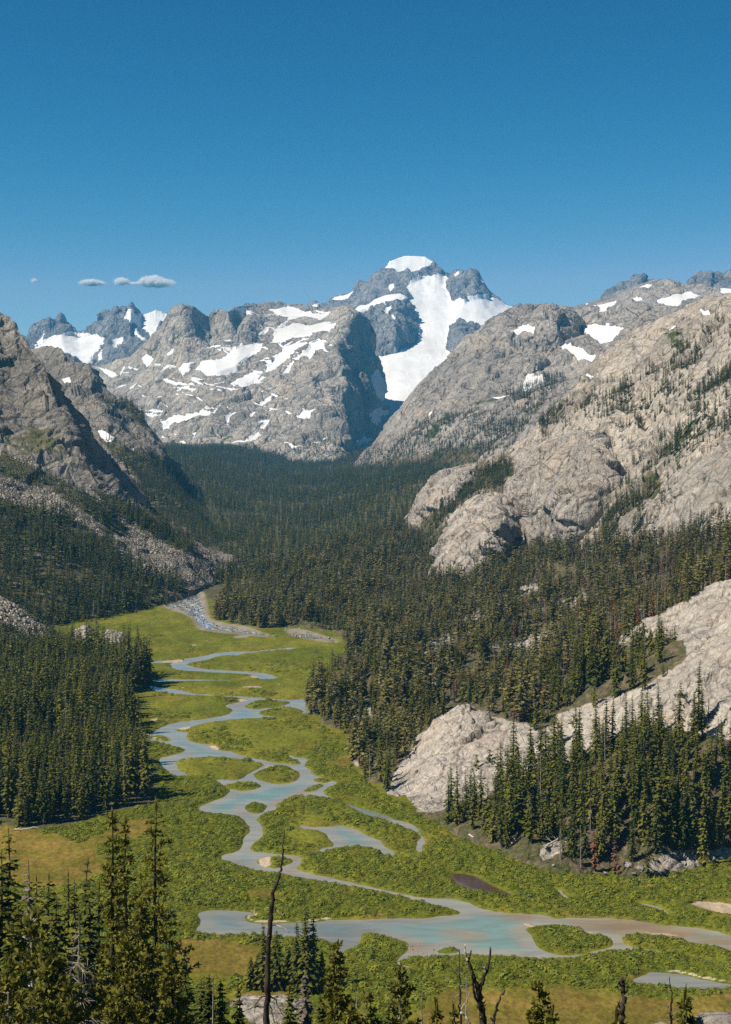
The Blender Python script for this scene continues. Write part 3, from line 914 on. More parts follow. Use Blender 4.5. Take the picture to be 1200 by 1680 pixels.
# --- the mountain right of the glacier
R3_FOREST = [(585, 760), (605, 745), (640, 735), (670, 715), (700, 690), (740, 668), (770, 668), (800, 650), (830, 640), (870, 630), (900, 615), (925, 612), (930, 625), (900, 650), (870, 690), (850, 720), (830, 760), (760, 790), (700, 830), (640, 870), (560, 850), (560, 780)]
landform('mountain_shoulder', [
    [(556, 782, 3150), (562, 800, 3000), (566, 830, 2700)],
    [(592, 752, 3050), (598, 785, 2850), (606, 850, 2400)],
    [(625, 715, 2900), (634, 770, 2650), (645, 850, 2250)],
    [(672, 650, 2900), (682, 720, 2600), (690, 840, 2150)],
    [(735, 582, 2950), (738, 650, 2650), (742, 720, 2450), (745, 820, 2080)],
    [(795, 530, 3000), (798, 600, 2700), (800, 690, 2400), (805, 800, 2000)],
    [(845, 503, 3050), (850, 560, 2850), (856, 640, 2500), (862, 760, 1980)],
    [(900, 501, 3100), (905, 560, 2950), (908, 620, 2500), (915, 720, 1950)],
    [(945, 504, 3150), (950, 545, 2950), (955, 600, 2500), (965, 680, 1950)],
    [(990, 512, 3100), (1000, 560, 2700), (1010, 610, 2300), (1025, 660, 1900)],
    [(1060, 500, 3100), (1065, 540, 2700), (1070, 580, 2300), (1080, 640, 1850)],
    [(1200, 500, 3000), (1200, 520, 2600), (1200, 540, 2300), (1200, 620, 1800)]],
    400, 230, M['granite_far'], crest=[(556, 782), (592, 752), (606, 735), (620, 722), (632, 702), (645, 688), (660, 668), (672, 650), (690, 628), (706, 612), (722, 596), (735, 582), (748, 566), (762, 550), (780, 538), (796, 528), (815, 516), (830, 507), (845, 503), (865, 500),
        (880, 502), (900, 500), (918, 503), (935, 503), (948, 506), (962, 512), (990, 514), (1060, 505), (1200, 500)],
    crest_fall=0.35, amp=30, wl=240, octs=7, block=14, block_size=55, grain=((0.7, 0.1, 0.6), 2.2), back=(400, 0.8), foot=100, smooth_u=6, seed=9.9, snow_edge=4,
    snow=[[(956, 535), (975, 528), (1000, 532), (1025, 540), (1028, 545), (1010, 560), (1000, 567), (985, 565), (965, 552)], [(915, 568), (925, 563), (945, 568), (955, 578), (978, 584), (975, 592), (950, 590), (930, 580)],
          [(855, 640), (862, 618), (872, 605), (880, 602), (876, 616), (892, 610), (895, 622), (878, 634), (862, 640)], [(834, 545), (850, 538), (865, 534), (880, 540), (876, 546), (862, 546), (850, 556), (840, 564), (846, 552)],
          [(700, 690), (706, 680), (712, 674), (708, 688)], [(800, 652), (815, 648), (835, 648), (825, 653)], [(930, 505), (934, 502), (938, 505)]],
    green=[[(690, 720), (760, 660), (830, 640), (830, 650), (760, 680), (710, 740)]], green_edge=12,
    soil=[[(585, 770), (640, 760), (700, 740), (760, 730), (800, 740), (760, 790), (700, 830), (640, 870), (560, 850)]], soil_edge=26)
mound('dark_cliff', [(836, 562), (850, 530), (870, 512), (900, 505), (925, 506), (945, 514), (952, 530), (956, 548)], [(836, 574), (860, 590), (880, 592), (900, 590), (920, 585), (938, 575), (950, 565), (957, 554)], (2960, 3020), (2760, 2880), 60,
      150, 90, M['granite_far'], amp=22, wl=130, octs=6, block=16, block_size=45, back=(200, 0.2), seed=1.9, snow=[[(834, 545), (850, 538), (865, 534), (880, 540), (876, 546), (862, 546), (850, 556), (840, 564), (846, 552)]], snow_edge=4)
mound('dark_cliff', [(838, 600), (855, 578), (880, 565), (905, 566), (914, 578), (918, 594)], [(838, 612), (855, 620), (875, 618), (895, 612), (908, 606), (919, 598)], (2700, 2760), (2560, 2640), 50,
      120, 70, M['granite_far'], amp=18, wl=110, octs=6, block=14, block_size=40, back=(150, 0.3), seed=7.7)

# --- the big right-hand wall
R2_FOREST = [[(640, 905), (660, 860), (700, 830), (740, 800), (780, 770), (830, 755), (845, 770), (830, 800), (800, 805), (740, 850), (710, 930), (690, 960), (640, 960)],
             [(835, 800), (860, 790), (890, 800), (900, 830), (930, 880), (920, 920), (860, 920), (850, 850), (835, 815)], [(985, 880), (1000, 830), (1040, 820), (1080, 780), (1085, 800), (1060, 830), (1020, 850), (1000, 890)],
             [(950, 655), (980, 645), (1030, 640), (1040, 660), (1000, 690), (960, 690)], [(1080, 640), (1095, 610), (1110, 575), (1130, 565), (1150, 585), (1130, 610), (1125, 640), (1105, 660), (1085, 655)]]
R2_GREEN = [[(1105, 735), (1130, 720), (1150, 700), (1158, 708), (1140, 740), (1115, 765)], [(1110, 705), (1130, 690), (1140, 695), (1115, 720)], [(900, 660), (940, 640), (950, 650), (920, 680)], [(940, 560), (980, 600), (960, 640), (930, 650)], [(1085, 560), (1130, 540), (1120, 580)]]
landform('rock_wall', [
    [(560, 905, 1750), (580, 905, 1700), (600, 930, 1500)],
    [(668, 850, 1560), (672, 862, 1530), (670, 885, 1480), (650, 920, 1430)],
    [(722, 782, 1520), (722, 822, 1460), (718, 880, 1380), (700, 945, 1300)],
    [(790, 755, 1500), (780, 812, 1410), (770, 880, 1300), (745, 945, 1230)],
    [(850, 730, 1440), (836, 800, 1310), (826, 870, 1230), (805, 935, 1160)],
    [(930, 660, 1520), (905, 755, 1270), (890, 850, 1170), (872, 920, 1100)],
    [(990, 580, 1500), (985, 660, 1290), (980, 740, 1190), (968, 830, 1110), (950, 910, 1040)],
    [(1060, 532, 1470), (1062, 640, 1230), (1062, 720, 1140), (1045, 820, 1040), (1022, 905, 970)],
    [(1130, 508, 1420), (1138, 600, 1200), (1142, 680, 1090), (1125, 800, 980), (1100, 900, 920)],
    [(1200, 484, 1350), (1215, 580, 1130), (1222, 660, 1030), (1205, 780, 930), (1180, 880, 860)],
    [(1330, 430, 1250), (1355, 560, 1020), (1362, 640, 950), (1335, 750, 850), (1290, 860, 780)],
    [(1560, 380, 1170), (1570, 520, 930), (1560, 600, 850), (1500, 720, 770), (1450, 840, 700)]],
    420, 280, M['granite_wall'], crest=[(560, 905), (640, 880), (662, 862), (668, 848), (682, 815), (700, 795), (722, 780), (745, 768), (770, 757), (790, 752), (820, 745), (845, 738), (860, 722), (880, 702), (905, 680), (930, 660), (945, 640), (960, 618), (975, 598), (990, 580),
        (1010, 562), (1030, 548), (1060, 532), (1080, 524), (1110, 514), (1130, 506), (1145, 500), (1165, 492), (1200, 484), (1330, 430)],
    crest_fall=0.3, amp=14, wl=120, octs=7, block=13, block_size=42, back=(250, 0.5), foot=60, smooth_u=8, seed=4.4, grain=((0.75, 0.1, 0.62), 3.5), snow_edge=4, snow=[[(1100, 540), (1108, 536), (1113, 542), (1106, 552), (1098, 556)], [(1152, 512), (1164, 508), (1165, 516), (1155, 518)], [(965, 618), (985, 612), (985, 618), (970, 622)]],
    green=R2_GREEN, green_edge=12, soil=R2_FOREST[:3], soil_edge=34)
mound('granite_dome', [(700, 945), (712, 915), (722, 882), (742, 852), (765, 826), (790, 810), (812, 804), (832, 812), (850, 832), (866, 862), (874, 900)],
      [(690, 975), (715, 985), (745, 985), (780, 970), (810, 955), (840, 940), (860, 925), (880, 912)], 1190, (1040, 1090), 45, 210, 170, M['granite_dome'],
      amp=5.5, wl=60, octs=7, block=8.5, block_size=24, back=(70, 0.5), grain=((0.6, 0.2, 0.75), 2.5), seed=0.7, foot=25)
mound('granite_dome', [(826, 830), (838, 790), (858, 752), (890, 722), (925, 706), (965, 703), (1005, 712), (1040, 732), (1062, 760), (1076, 800)],
      [(830, 890), (870, 915), (910, 915), (950, 905), (985, 890), (1010, 868), (1040, 838), (1078, 806)], (1240, 1190), (1080, 1090), 60, 250, 180, M['granite_dome'],
      amp=8, wl=80, octs=7, block=8, block_size=30, back=(90, 0.45), grain=((0.6, 0.2, 0.75), 2.5), seed=5.3, foot=25)
mound('granite_slab', [(985, 890), (1005, 862), (1040, 838), (1075, 826), (1092, 795), (1130, 762), (1165, 740), (1200, 715), (1260, 690), (1340, 700)],
      [(985, 905), (1020, 925), (1080, 925), (1140, 915), (1200, 905), (1260, 900), (1340, 890)], (1060, 900), (950, 830), 30, 200, 120, M['granite_dome'],
      amp=6.5, wl=80, octs=7, block=8, block_size=30, back=(70, 0.3), grain=((0.8, 0.1, 0.5), 3.5), seed=3.9, foot=20, green=[[(1150, 880), (1180, 850), (1200, 830), (1260, 800), (1260, 870), (1190, 900)], [(1050, 890), (1070, 880), (1080, 900), (1060, 905)]])
mound('granite_outcrop', [(664, 850), (670, 835), (684, 815), (702, 795), (725, 778), (750, 766), (775, 760), (795, 765), (800, 780)], [(660, 862), (680, 868), (700, 855), (720, 835), (745, 815), (770, 800), (800, 786)], 1500, (1430, 1420), 20,
      130, 60, M['granite_dome'], amp=6, wl=50, octs=6, block=7, block_size=22, back=(60, 0.3), seed=8.8)

# --- left: the second mountain and the near one with its talus
L2_FOREST = [[(228, 785), (300, 798), (340, 842), (435, 912), (425, 942), (370, 932), (290, 872), (232, 832)], [(200, 788), (240, 795), (290, 815), (310, 800), (330, 840), (390, 895), (410, 935), (370, 935), (320, 890), (260, 850), (210, 825)], [(170, 715), (190, 725), (225, 745), (260, 770), (300, 800), (320, 850), (290, 830), (240, 800), (200, 760), (175, 735)],
             [(190, 650), (215, 660), (240, 690), (235, 700), (210, 680)], [(296, 775), (330, 815), (400, 872), (460, 905), (470, 935), (420, 945), (380, 925), (330, 870)], [(240, 740), (290, 770), (320, 820), (300, 830), (260, 790)]]
landform('left_mountain', [
    [(-200, 560, 2450), (-150, 700, 2150), (-60, 800, 1750), (60, 890, 1500)],
    [(20, 585, 2400), (40, 700, 2100), (80, 800, 1750), (170, 890, 1480)],
    [(62, 573, 2350), (85, 680, 2060), (145, 790, 1740), (240, 895, 1460)],
    [(102, 571, 2280), (125, 680, 2000), (195, 790, 1730), (295, 905, 1440)],
    [(142, 599, 2200), (172, 690, 1950), (238, 800, 1720), (345, 912, 1420)],
    [(195, 656, 2110), (225, 730, 1910), (282, 820, 1710), (378, 920, 1430)],
    [(249, 698, 2030), (266, 768, 1880), (316, 848, 1710), (398, 922, 1480)],
    [(284, 756, 2010), (296, 800, 1920), (338, 866, 1780), (412, 922, 1560)],
    [(298, 778, 2250), (322, 826, 2130), (368, 878, 1960), (432, 918, 1780)],
    [(328, 820, 2700), (348, 848, 2550), (388, 884, 2300), (450, 915, 2100)]],
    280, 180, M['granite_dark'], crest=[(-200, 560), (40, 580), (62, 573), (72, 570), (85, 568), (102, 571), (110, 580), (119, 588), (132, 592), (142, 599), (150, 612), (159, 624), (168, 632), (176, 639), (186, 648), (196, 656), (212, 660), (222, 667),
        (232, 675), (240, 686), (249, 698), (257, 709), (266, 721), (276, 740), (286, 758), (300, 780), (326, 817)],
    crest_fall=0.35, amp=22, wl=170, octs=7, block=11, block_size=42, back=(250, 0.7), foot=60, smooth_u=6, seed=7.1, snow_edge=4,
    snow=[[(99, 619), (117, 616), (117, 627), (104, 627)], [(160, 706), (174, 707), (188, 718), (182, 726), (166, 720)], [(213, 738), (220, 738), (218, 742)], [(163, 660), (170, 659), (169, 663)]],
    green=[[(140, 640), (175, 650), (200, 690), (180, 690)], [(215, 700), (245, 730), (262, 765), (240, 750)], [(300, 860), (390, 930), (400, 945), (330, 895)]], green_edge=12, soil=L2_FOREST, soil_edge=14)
L1_FOREST = [[(-400, 800), (0, 818), (60, 838), (110, 850), (160, 880), (205, 925), (255, 950), (275, 985), (325, 1012), (330, 1060), (200, 1075), (-400, 1090)],
             [(60, 775), (110, 790), (170, 830), (210, 870), (195, 885), (150, 850), (90, 810)], [(150, 800), (190, 815), (240, 850), (300, 890), (330, 915), (290, 905), (230, 870), (170, 830)],
             [(-60, 745), (10, 745), (60, 770), (90, 800), (60, 800), (0, 780), (-60, 780)], [(255, 945), (290, 950), (310, 975), (280, 980)], [(345, 945), (380, 940), (395, 955), (350, 965)]]
L1_TALUS = [(-200, 800), (0, 745), (60, 760), (120, 795), (170, 800), (215, 812), (260, 850), (330, 890), (405, 933), (380, 952), (320, 972), (285, 965), (200, 925), (100, 860), (-200, 860)]
landform('near_mountain', [
    [(-500, 300, 1300), (-420, 560, 1180), (-330, 800, 1040), (-250, 940, 900), (-180, 1030, 800)],
    [(-200, 420, 1440), (-150, 600, 1290), (-90, 790, 1120), (-30, 920, 990), (0, 1012, 900)],
    [(0, 508, 1450), (20, 640, 1320), (58, 770, 1190), (110, 900, 1060), (150, 1020, 930)],
    [(35, 548, 1410), (60, 650, 1310), (104, 765, 1205), (185, 900, 1100), (250, 990, 1000)],
    [(62, 585, 1370), (84, 665, 1290), (128, 772, 1210), (235, 900, 1135), (315, 970, 1075)],
    [(80, 610, 1345), (110, 682, 1275), (150, 762, 1222), (190, 808, 1205), (285, 905, 1162), (355, 957, 1130)],
    [(98, 636, 1460), (128, 690, 1390), (164, 768, 1320), (200, 812, 1275), (300, 907, 1200), (378, 945, 1190)],
    [(150, 715, 1600), (160, 745, 1520), (186, 788, 1420), (210, 818, 1345), (318, 908, 1240), (396, 940, 1228)],
    [(195, 767, 1720), (200, 785, 1620), (215, 806, 1500), (230, 832, 1400), (332, 908, 1280), (408, 937, 1262)],
    [(222, 792, 1780), (224, 800, 1690), (234, 818, 1560), (245, 840, 1460), (342, 908, 1320), (418, 934, 1295)]],
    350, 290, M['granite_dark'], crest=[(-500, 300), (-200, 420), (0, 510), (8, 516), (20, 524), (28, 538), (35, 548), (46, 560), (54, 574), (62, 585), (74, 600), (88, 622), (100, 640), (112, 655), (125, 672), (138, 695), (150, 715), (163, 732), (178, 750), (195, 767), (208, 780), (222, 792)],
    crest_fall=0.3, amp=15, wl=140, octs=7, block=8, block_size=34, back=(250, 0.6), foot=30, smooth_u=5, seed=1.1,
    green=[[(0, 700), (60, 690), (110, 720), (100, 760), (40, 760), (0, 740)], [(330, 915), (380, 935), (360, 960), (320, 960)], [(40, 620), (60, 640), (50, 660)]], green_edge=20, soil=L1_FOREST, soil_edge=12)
# the talus is a skin of loose blocks on the near mountain
P1 = GRIDS['near_mountain']


def skin(name, P, poly, mat, lift, soil, noise_amp, noise_wl, step=1):
    px, py = proj(P)
    s = sdist(np.array(poly, float), px, py, 60)
    s = s + 10 * fbm((P / 60.0).reshape(-1, 3), 3).reshape(s.shape)
    keep = s > 0
    Q = P.copy()
    N = grid_normals(P)
    if N[..., 2].mean() < 0: N = -N
    up = lift * np.clip(s / 12, -0.6, 1)
    up = up + np.where(s > 0, noise_amp * facets(P.reshape(-1, 3) / noise_wl).reshape(s.shape), 0) * np.clip(s / 12, 0, 1)
    Q = Q + N * up[..., None]
    nu, nv = s.shape
    fc = grid_faces(nu, nv)
    k = (s > -6).ravel()
    fc = fc[k[fc].all(1)]
    used = np.unique(fc)
    mp = np.full(nu * nv, -1); mp[used] = np.arange(len(used))
    so = soft(soil, px, py, 12).ravel()[used]
    me = np_mesh(name, Q.reshape(-1, 3)[used], mp[fc], [mat], True, {'soil': so, 'green': np.zeros(len(used))})
    o = link(bpy.data.objects.new(name, me))
    o['kind'] = 'structure'
    return o


skin('talus_slope', P1, L1_TALUS, M['talus'], 1.2, L1_FOREST, 0.35, 3.0)

# --- the wooded right-hand hillside with its bare slabs
SLABS = [[(632, 1306), (655, 1255), (690, 1212), (722, 1180), (760, 1158), (800, 1176), (850, 1186), (900, 1196), (950, 1168), (1000, 1150), (1060, 1130), (1060, 1175), (960, 1235), (905, 1262), (850, 1280), (790, 1295), (745, 1322), (700, 1335), (660, 1318)],
         [(1015, 1062), (1060, 1030), (1110, 1008), (1160, 975), (1200, 952), (1500, 880), (1500, 1180), (1200, 1215), (1110, 1195), (1040, 1190), (930, 1195), (912, 1172), (985, 1150), (1060, 1125), (1130, 1078), (1122, 1050), (1075, 1048)],
         [(800, 1060), (880, 1040), (930, 1030), (925, 1045), (850, 1075)], [(1050, 1425), (1100, 1398), (1200, 1392), (1300, 1390), (1300, 1440), (1120, 1445)], [(885, 1395), (930, 1372), (930, 1395), (890, 1410)], [(545, 1262), (565, 1248), (590, 1250), (590, 1275), (560, 1275)],
         [(560, 1180), (590, 1160), (610, 1150), (610, 1170), (585, 1185)], [(690, 1062), (735, 1040), (745, 1052), (700, 1075)], [(755, 1012), (790, 1000), (795, 1012), (765, 1022)], [(850, 966), (880, 955), (885, 966), (858, 976)], [(612, 1118), (640, 1100), (645, 1112), (622, 1128)], [(925, 985), (960, 972), (962, 985), (935, 996)], [(690, 1120), (715, 1110), (715, 1125), (695, 1132)], [(770, 1310), (800, 1285), (815, 1290), (785, 1325)]]
R1_COLS = [
    [(385, 944, 1240), (370, 968, 1120), (358, 1000, 1000), (352, 1020, 935)],
    [(440, 928, 1310), (415, 955, 1165), (395, 990, 1030), (360, 1025, 918)],
    [(515, 908, 1380), (485, 945, 1190), (455, 988, 1030), (405, 1029, 906)],
    [(590, 884, 1450), (560, 930, 1230), (525, 980, 1050), (470, 1032, 897)],
    [(655, 862, 1490), (630, 918, 1260), (598, 975, 1060), (548, 1036, 887)],
    [(720, 905, 1360), (690, 938, 1220), (650, 970, 1085), (600, 1008, 955), (565, 1046, 862)],
    [(800, 915, 1230), (760, 940, 1130), (700, 985, 1000), (640, 1022, 895), (578, 1062, 818)],
    [(870, 915, 1120), (810, 965, 990), (720, 1030, 850), (610, 1083, 755), (515, 1122, 696)],
    [(940, 905, 1040), (850, 988, 885), (720, 1072, 757), (595, 1135, 665), (512, 1172, 620)],
    [(1010, 900, 990), (900, 1008, 822), (760, 1102, 698), (645, 1180, 605), (583, 1217, 564)],
    [(1080, 895, 935), (950, 1018, 762), (790, 1130, 640), (655, 1222, 550), (588, 1267, 512)],
    [(1150, 885, 880), (1000, 1035, 705), (830, 1145, 592), (700, 1215, 520), (640, 1302, 481)],
    [(1230, 870, 815), (1080, 1015, 620), (930, 1125, 545), (790, 1225, 487), (700, 1340, 452)],
    [(1320, 850, 750), (1200, 950, 600), (1150, 1000, 550), (1010, 1150, 487), (880, 1295, 448), (800, 1390, 418)],
    [(1420, 840, 690), (1290, 930, 560), (1220, 990, 508), (1090, 1180, 456), (970, 1335, 423), (900, 1430, 394)],
    [(1540, 830, 650), (1400, 900, 530), (1310, 975, 488), (1190, 1195, 440), (1100, 1352, 414), (1050, 1442, 388)],
    [(1720, 800, 650), (1580, 880, 530), (1480, 960, 492), (1330, 1180, 445), (1240, 1335, 428), (1200, 1408, 407)],
    [(1950, 780, 650), (1800, 860, 540), (1700, 930, 500), (1540, 1150, 470), (1450, 1300, 438), (1400, 1388, 420)]]
R1_SOIL = [[(200, 800), (2000, 700), (2000, 1445), (1050, 1445), (900, 1432), (800, 1392), (690, 1338), (640, 1306), (585, 1270), (570, 1215), (500, 1175), (500, 1120), (570, 1062), (540, 1036), (350, 1026)]]


landform('wooded_hillside', R1_COLS, 400, 235, M['granite_near'], amp=6.5, wl=60, octs=6, block=2.6, block_size=13, back=(250, 0.25), foot=12, smooth_u=8, seed=6.1, stretch=(1, 1, 1), soil_all=0.0)
hill = bpy.data.objects['wooded_hillside']
P_R1 = GRIDS['wooded_hillside']
_co = np.empty(len(hill.data.vertices) * 3, np.float32)
hill.data.vertices.foreach_get('co', _co)
_co = _co.reshape(-1, 3)
_px, _py = proj(_co)
_sl = soft(SLABS, _px, _py, 9)
hill.data.attributes['soil'].data.foreach_set('value', np.clip(1.0 - _sl * 1.15, 0, 1).astype(np.float32))
mound('granite_slab', [(630, 1308), (640, 1286), (656, 1258), (690, 1216), (722, 1186), (760, 1168), (800, 1184), (850, 1194), (900, 1204), (950, 1176), (1000, 1156), (1060, 1136)],
      [(634, 1314), (665, 1324), (700, 1338), (750, 1340), (800, 1326), (850, 1315), (900, 1300), (960, 1270), (1010, 1235), (1065, 1180)], (512, 520), (460, 470), 7, 310, 125, M['granite_near'],
      amp=5.6, wl=22, octs=7, block=2.8, block_size=9, back=(22, 0.10), seed=2.8, foot=8, grain=((0.8, 0.1, 0.55), 4.5), soil=[[(740, 1345), (780, 1300), (870, 1280), (960, 1240), (1010, 1200), (1080, 1180), (1080, 1260), (920, 1310), (800, 1350)], [(860, 1205), (900, 1215), (930, 1200), (920, 1190)]], soil_edge=22)
mound('granite_slab', [(1010, 1072), (1035, 1044), (1075, 1024), (1115, 1004), (1160, 975), (1200, 953), (1280, 925), (1420, 900), (1560, 930)],
      [(915, 1190), (960, 1210), (1020, 1220), (1090, 1225), (1150, 1230), (1220, 1235), (1330, 1220), (1460, 1180), (1560, 1100)], (585, 500), (455, 430), 14, 260, 140, M['granite_near'],
      amp=7.0, wl=26, octs=7, block=3.4, block_size=12, back=(25, 0.15), grain=((0.8, 0.1, 0.5), 5.0), seed=9.2, foot=8, soil=[[(985, 1150), (1010, 1080), (1050, 1060), (1100, 1050), (1130, 1062), (1100, 1100), (1040, 1135)]], soil_edge=22)

tick('landforms')
# ------------------------------------------------------------------ valley floor and river
RIVER = [(240, 1122), (265, 1126), (297, 1130.5), (320, 1136), (355, 1139), (390, 1140.5), (425, 1142), (450, 1145), (480, 1146), (510, 1145), (503, 1152), (507, 1160), (517, 1164), (510, 1169), (482, 1172), (450, 1175.5), (432, 1177.5),
    (390, 1178.5), (350, 1183), (330, 1187), (313, 1192), (310, 1199), (309, 1211), (325, 1217), (350, 1220), (385, 1223), (390, 1225.5), (380, 1230.5), (400, 1237.5), (425, 1244), (462, 1250), (490, 1252.5), (494, 1248), (477, 1245), (471, 1240), (471, 1236),
    (482, 1236), (483, 1240), (506, 1242), (506, 1247), (500, 1251), (512, 1262), (514, 1269), (535, 1274), (560, 1282), (541, 1289), (532, 1295), (536, 1301), (556, 1308), (545, 1309), (520, 1306), (495, 1305), (475, 1307), (460, 1317), (457, 1326), (434, 1334),
    (425, 1341), (434, 1354), (437, 1366), (430, 1375), (412, 1387), (417, 1394), (440, 1395), (462, 1399), (490, 1400), (500, 1410), (490, 1419), (490, 1424), (512, 1430), (537, 1435), (575, 1443), (612, 1452), (650, 1461), (690, 1468), (725, 1470), (750, 1472),
    (775, 1477), (781, 1481), (798, 1490), (855, 1495), (897, 1497), (909, 1503), (931, 1501), (982, 1501), (1036, 1504), (1053, 1508), (1087, 1514), (1115, 1515), (1172, 1522), (1200, 1531), (1290, 1556), (1420, 1580), (1420, 1630), (1290, 1608), (1191, 1581),
    (1115, 1567), (1064, 1559.5), (1007, 1557), (973, 1563), (934, 1572), (888, 1571), (855, 1570), (821, 1566), (780, 1566), (740, 1567), (708, 1568), (668, 1570), (654, 1575), (685, 1585), (674, 1590), (645, 1579), (654, 1563), (667, 1551), (651, 1538), (600, 1529), (595, 1532),
    (590, 1552), (572, 1555), (569, 1569), (555, 1565), (530, 1565), (552, 1555), (549, 1546), (521, 1538), (470, 1535), (413, 1533.5), (328, 1531), (312, 1524), (328, 1511), (317, 1495), (342, 1488), (410, 1491), (422, 1501), (399, 1498), (408, 1509.5), (427, 1511), (476, 1510),
    (521, 1508), (555, 1505), (640, 1504), (699, 1501), (753, 1497), (742, 1490), (685, 1477), (600, 1456), (550, 1449), (515, 1442), (475, 1436), (450, 1431), (417, 1426), (387, 1417), (362, 1410), (360, 1399), (385, 1394), (395, 1385), (395, 1372), (410, 1359), (397, 1340), (365, 1335),
    (325, 1332), (325, 1322), (340, 1314), (382, 1300), (362, 1286), (362, 1279), (320, 1272.5), (277, 1272), (272, 1260), (260, 1250), (257, 1242.5), (282, 1236), (307, 1229.5), (287, 1224), (262, 1216), (241, 1212), (241, 1206), (255, 1196), (270, 1187), (295, 1182), (325, 1179), (360, 1174),
    (384, 1165), (362, 1156), (392, 1150), (412, 1147), (390, 1144), (350, 1141), (307, 1139), (270, 1136), (242, 1130), (225, 1126)]
WATER = [RIVER,
    [(487, 1061), (442, 1064), (412, 1067.5), (390, 1068), (357, 1068.5), (340, 1074), (307, 1079), (282, 1080.5), (257, 1083), (232, 1085.5), (262, 1087.5), (280, 1088), (281, 1096), (307, 1100), (340, 1101.5), (375, 1103.5), (405, 1105), (417, 1108), (425, 1114), (445, 1113.5), (461, 1110.5), (445, 1105),
     (425, 1101), (375, 1098.5), (340, 1096.5), (317, 1092.5), (305, 1088), (325, 1084), (347, 1081), (347, 1078), (362, 1075), (385, 1074), (400, 1076), (392, 1072.5), (415, 1070), (450, 1066), (487, 1064)],
    [(236, 1115), (257, 1112.5), (300, 1112.5), (362, 1113.5), (425, 1113.5), (360, 1116), (300, 1116.5), (262, 1117.5), (236, 1118.5)],
    [(485, 1351), (495, 1349), (507, 1354), (530, 1353), (550, 1351), (565, 1351), (600, 1362), (620, 1375), (637, 1387), (652, 1400), (640, 1405), (630, 1400), (615, 1390), (587, 1387), (562, 1389), (532, 1396), (500, 1399), (500, 1396), (525, 1392), (527, 1388), (552, 1386), (540, 1375), (535, 1366), (517, 1359), (490, 1357)],
    [(558, 1309), (600, 1326), (634, 1335.5), (652, 1342), (684, 1351), (700, 1366), (699, 1382), (693, 1388), (698, 1398), (680, 1396), (681, 1382), (687, 1374), (681, 1363), (653, 1353), (629, 1344), (597, 1334), (562, 1319)],
    [(731, 1430), (762, 1429), (792, 1437), (812, 1450), (850, 1466), (837, 1470), (790, 1462), (762, 1455), (747, 1445)],
    [(724, 1402), (744, 1408), (742, 1411), (728, 1407)],
    [(1025, 1605), (1050, 1597), (1072, 1590), (1129, 1596), (1166, 1606), (1200, 1611), (1260, 1620), (1172, 1620), (1121, 1622), (1080, 1616), (1036, 1610)],
    [(285, 1406), (315, 1405), (319, 1410), (290, 1411)],
    [(909, 1452), (917, 1454), (934, 1469), (942, 1474), (932, 1475), (917, 1465)],
    [(1040, 1480), (1060, 1479), (1083, 1484), (1100, 1494), (1108, 1503), (1098, 1505), (1092, 1496), (1076, 1489)],
    [(266, 988), (292, 976), (322, 972), (334, 984), (330, 999), (338, 1012), (350, 1023), (375, 1028.5), (412, 1033), (450, 1044), (430, 1042), (395, 1037), (345, 1032), (328, 1027), (320, 1014), (307, 1003), (278, 996)],
    [(478, 1040), (500, 1037), (525, 1044), (557, 1051), (552, 1056), (535, 1048), (500, 1047), (482, 1045)]]
ISLES = [[(400, 1159), (415, 1150), (437, 1146.5), (484, 1151), (450, 1159), (417, 1162)], [(426, 1165), (452, 1161), (470, 1157.5), (502, 1165), (482, 1171), (450, 1174), (427, 1171)],
    [(289, 1195), (312, 1190), (316, 1199), (292, 1198)], [(245, 1207), (267, 1205), (282, 1214), (262, 1213)], [(342, 1221), (385, 1225), (380, 1230.5), (355, 1228)],
    [(291, 1248), (310, 1243), (335, 1240), (375, 1241), (435, 1251), (425, 1259), (400, 1267), (396, 1277), (360, 1277), (325, 1274), (305, 1267), (291, 1255)], [(420, 1272), (427, 1262), (450, 1254), (485, 1260), (491, 1274), (465, 1285), (440, 1282), (425, 1277)],
    [(371, 1286), (400, 1280), (431, 1287), (400, 1296), (378, 1291)], [(404, 1322), (420, 1314), (437, 1321), (425, 1334), (408, 1328)], [(514, 1276), (542, 1279), (530, 1282.5)], [(496, 1296), (510, 1290), (525, 1285), (532, 1287), (512, 1297)],
    [(425, 1410), (435, 1405), (455, 1403), (484, 1410), (455, 1422), (430, 1419)], [(866, 1519), (902, 1516.5), (945, 1523), (1004, 1537), (1010, 1549), (980, 1556), (945, 1563), (905, 1560), (888, 1552), (883, 1538)],
    [(1019, 1536), (1041, 1532), (1087, 1535), (1129, 1543.5), (1172, 1550.5), (1200, 1559), (1290, 1590), (1260, 1588), (1194, 1575), (1106, 1562), (1072, 1555), (1030, 1549)], [(268, 1083.5), (290, 1081.5), (303, 1082), (285, 1086.5), (270, 1087)], [(722, 1555), (745, 1553), (752, 1558), (730, 1562), (718, 1560)]]
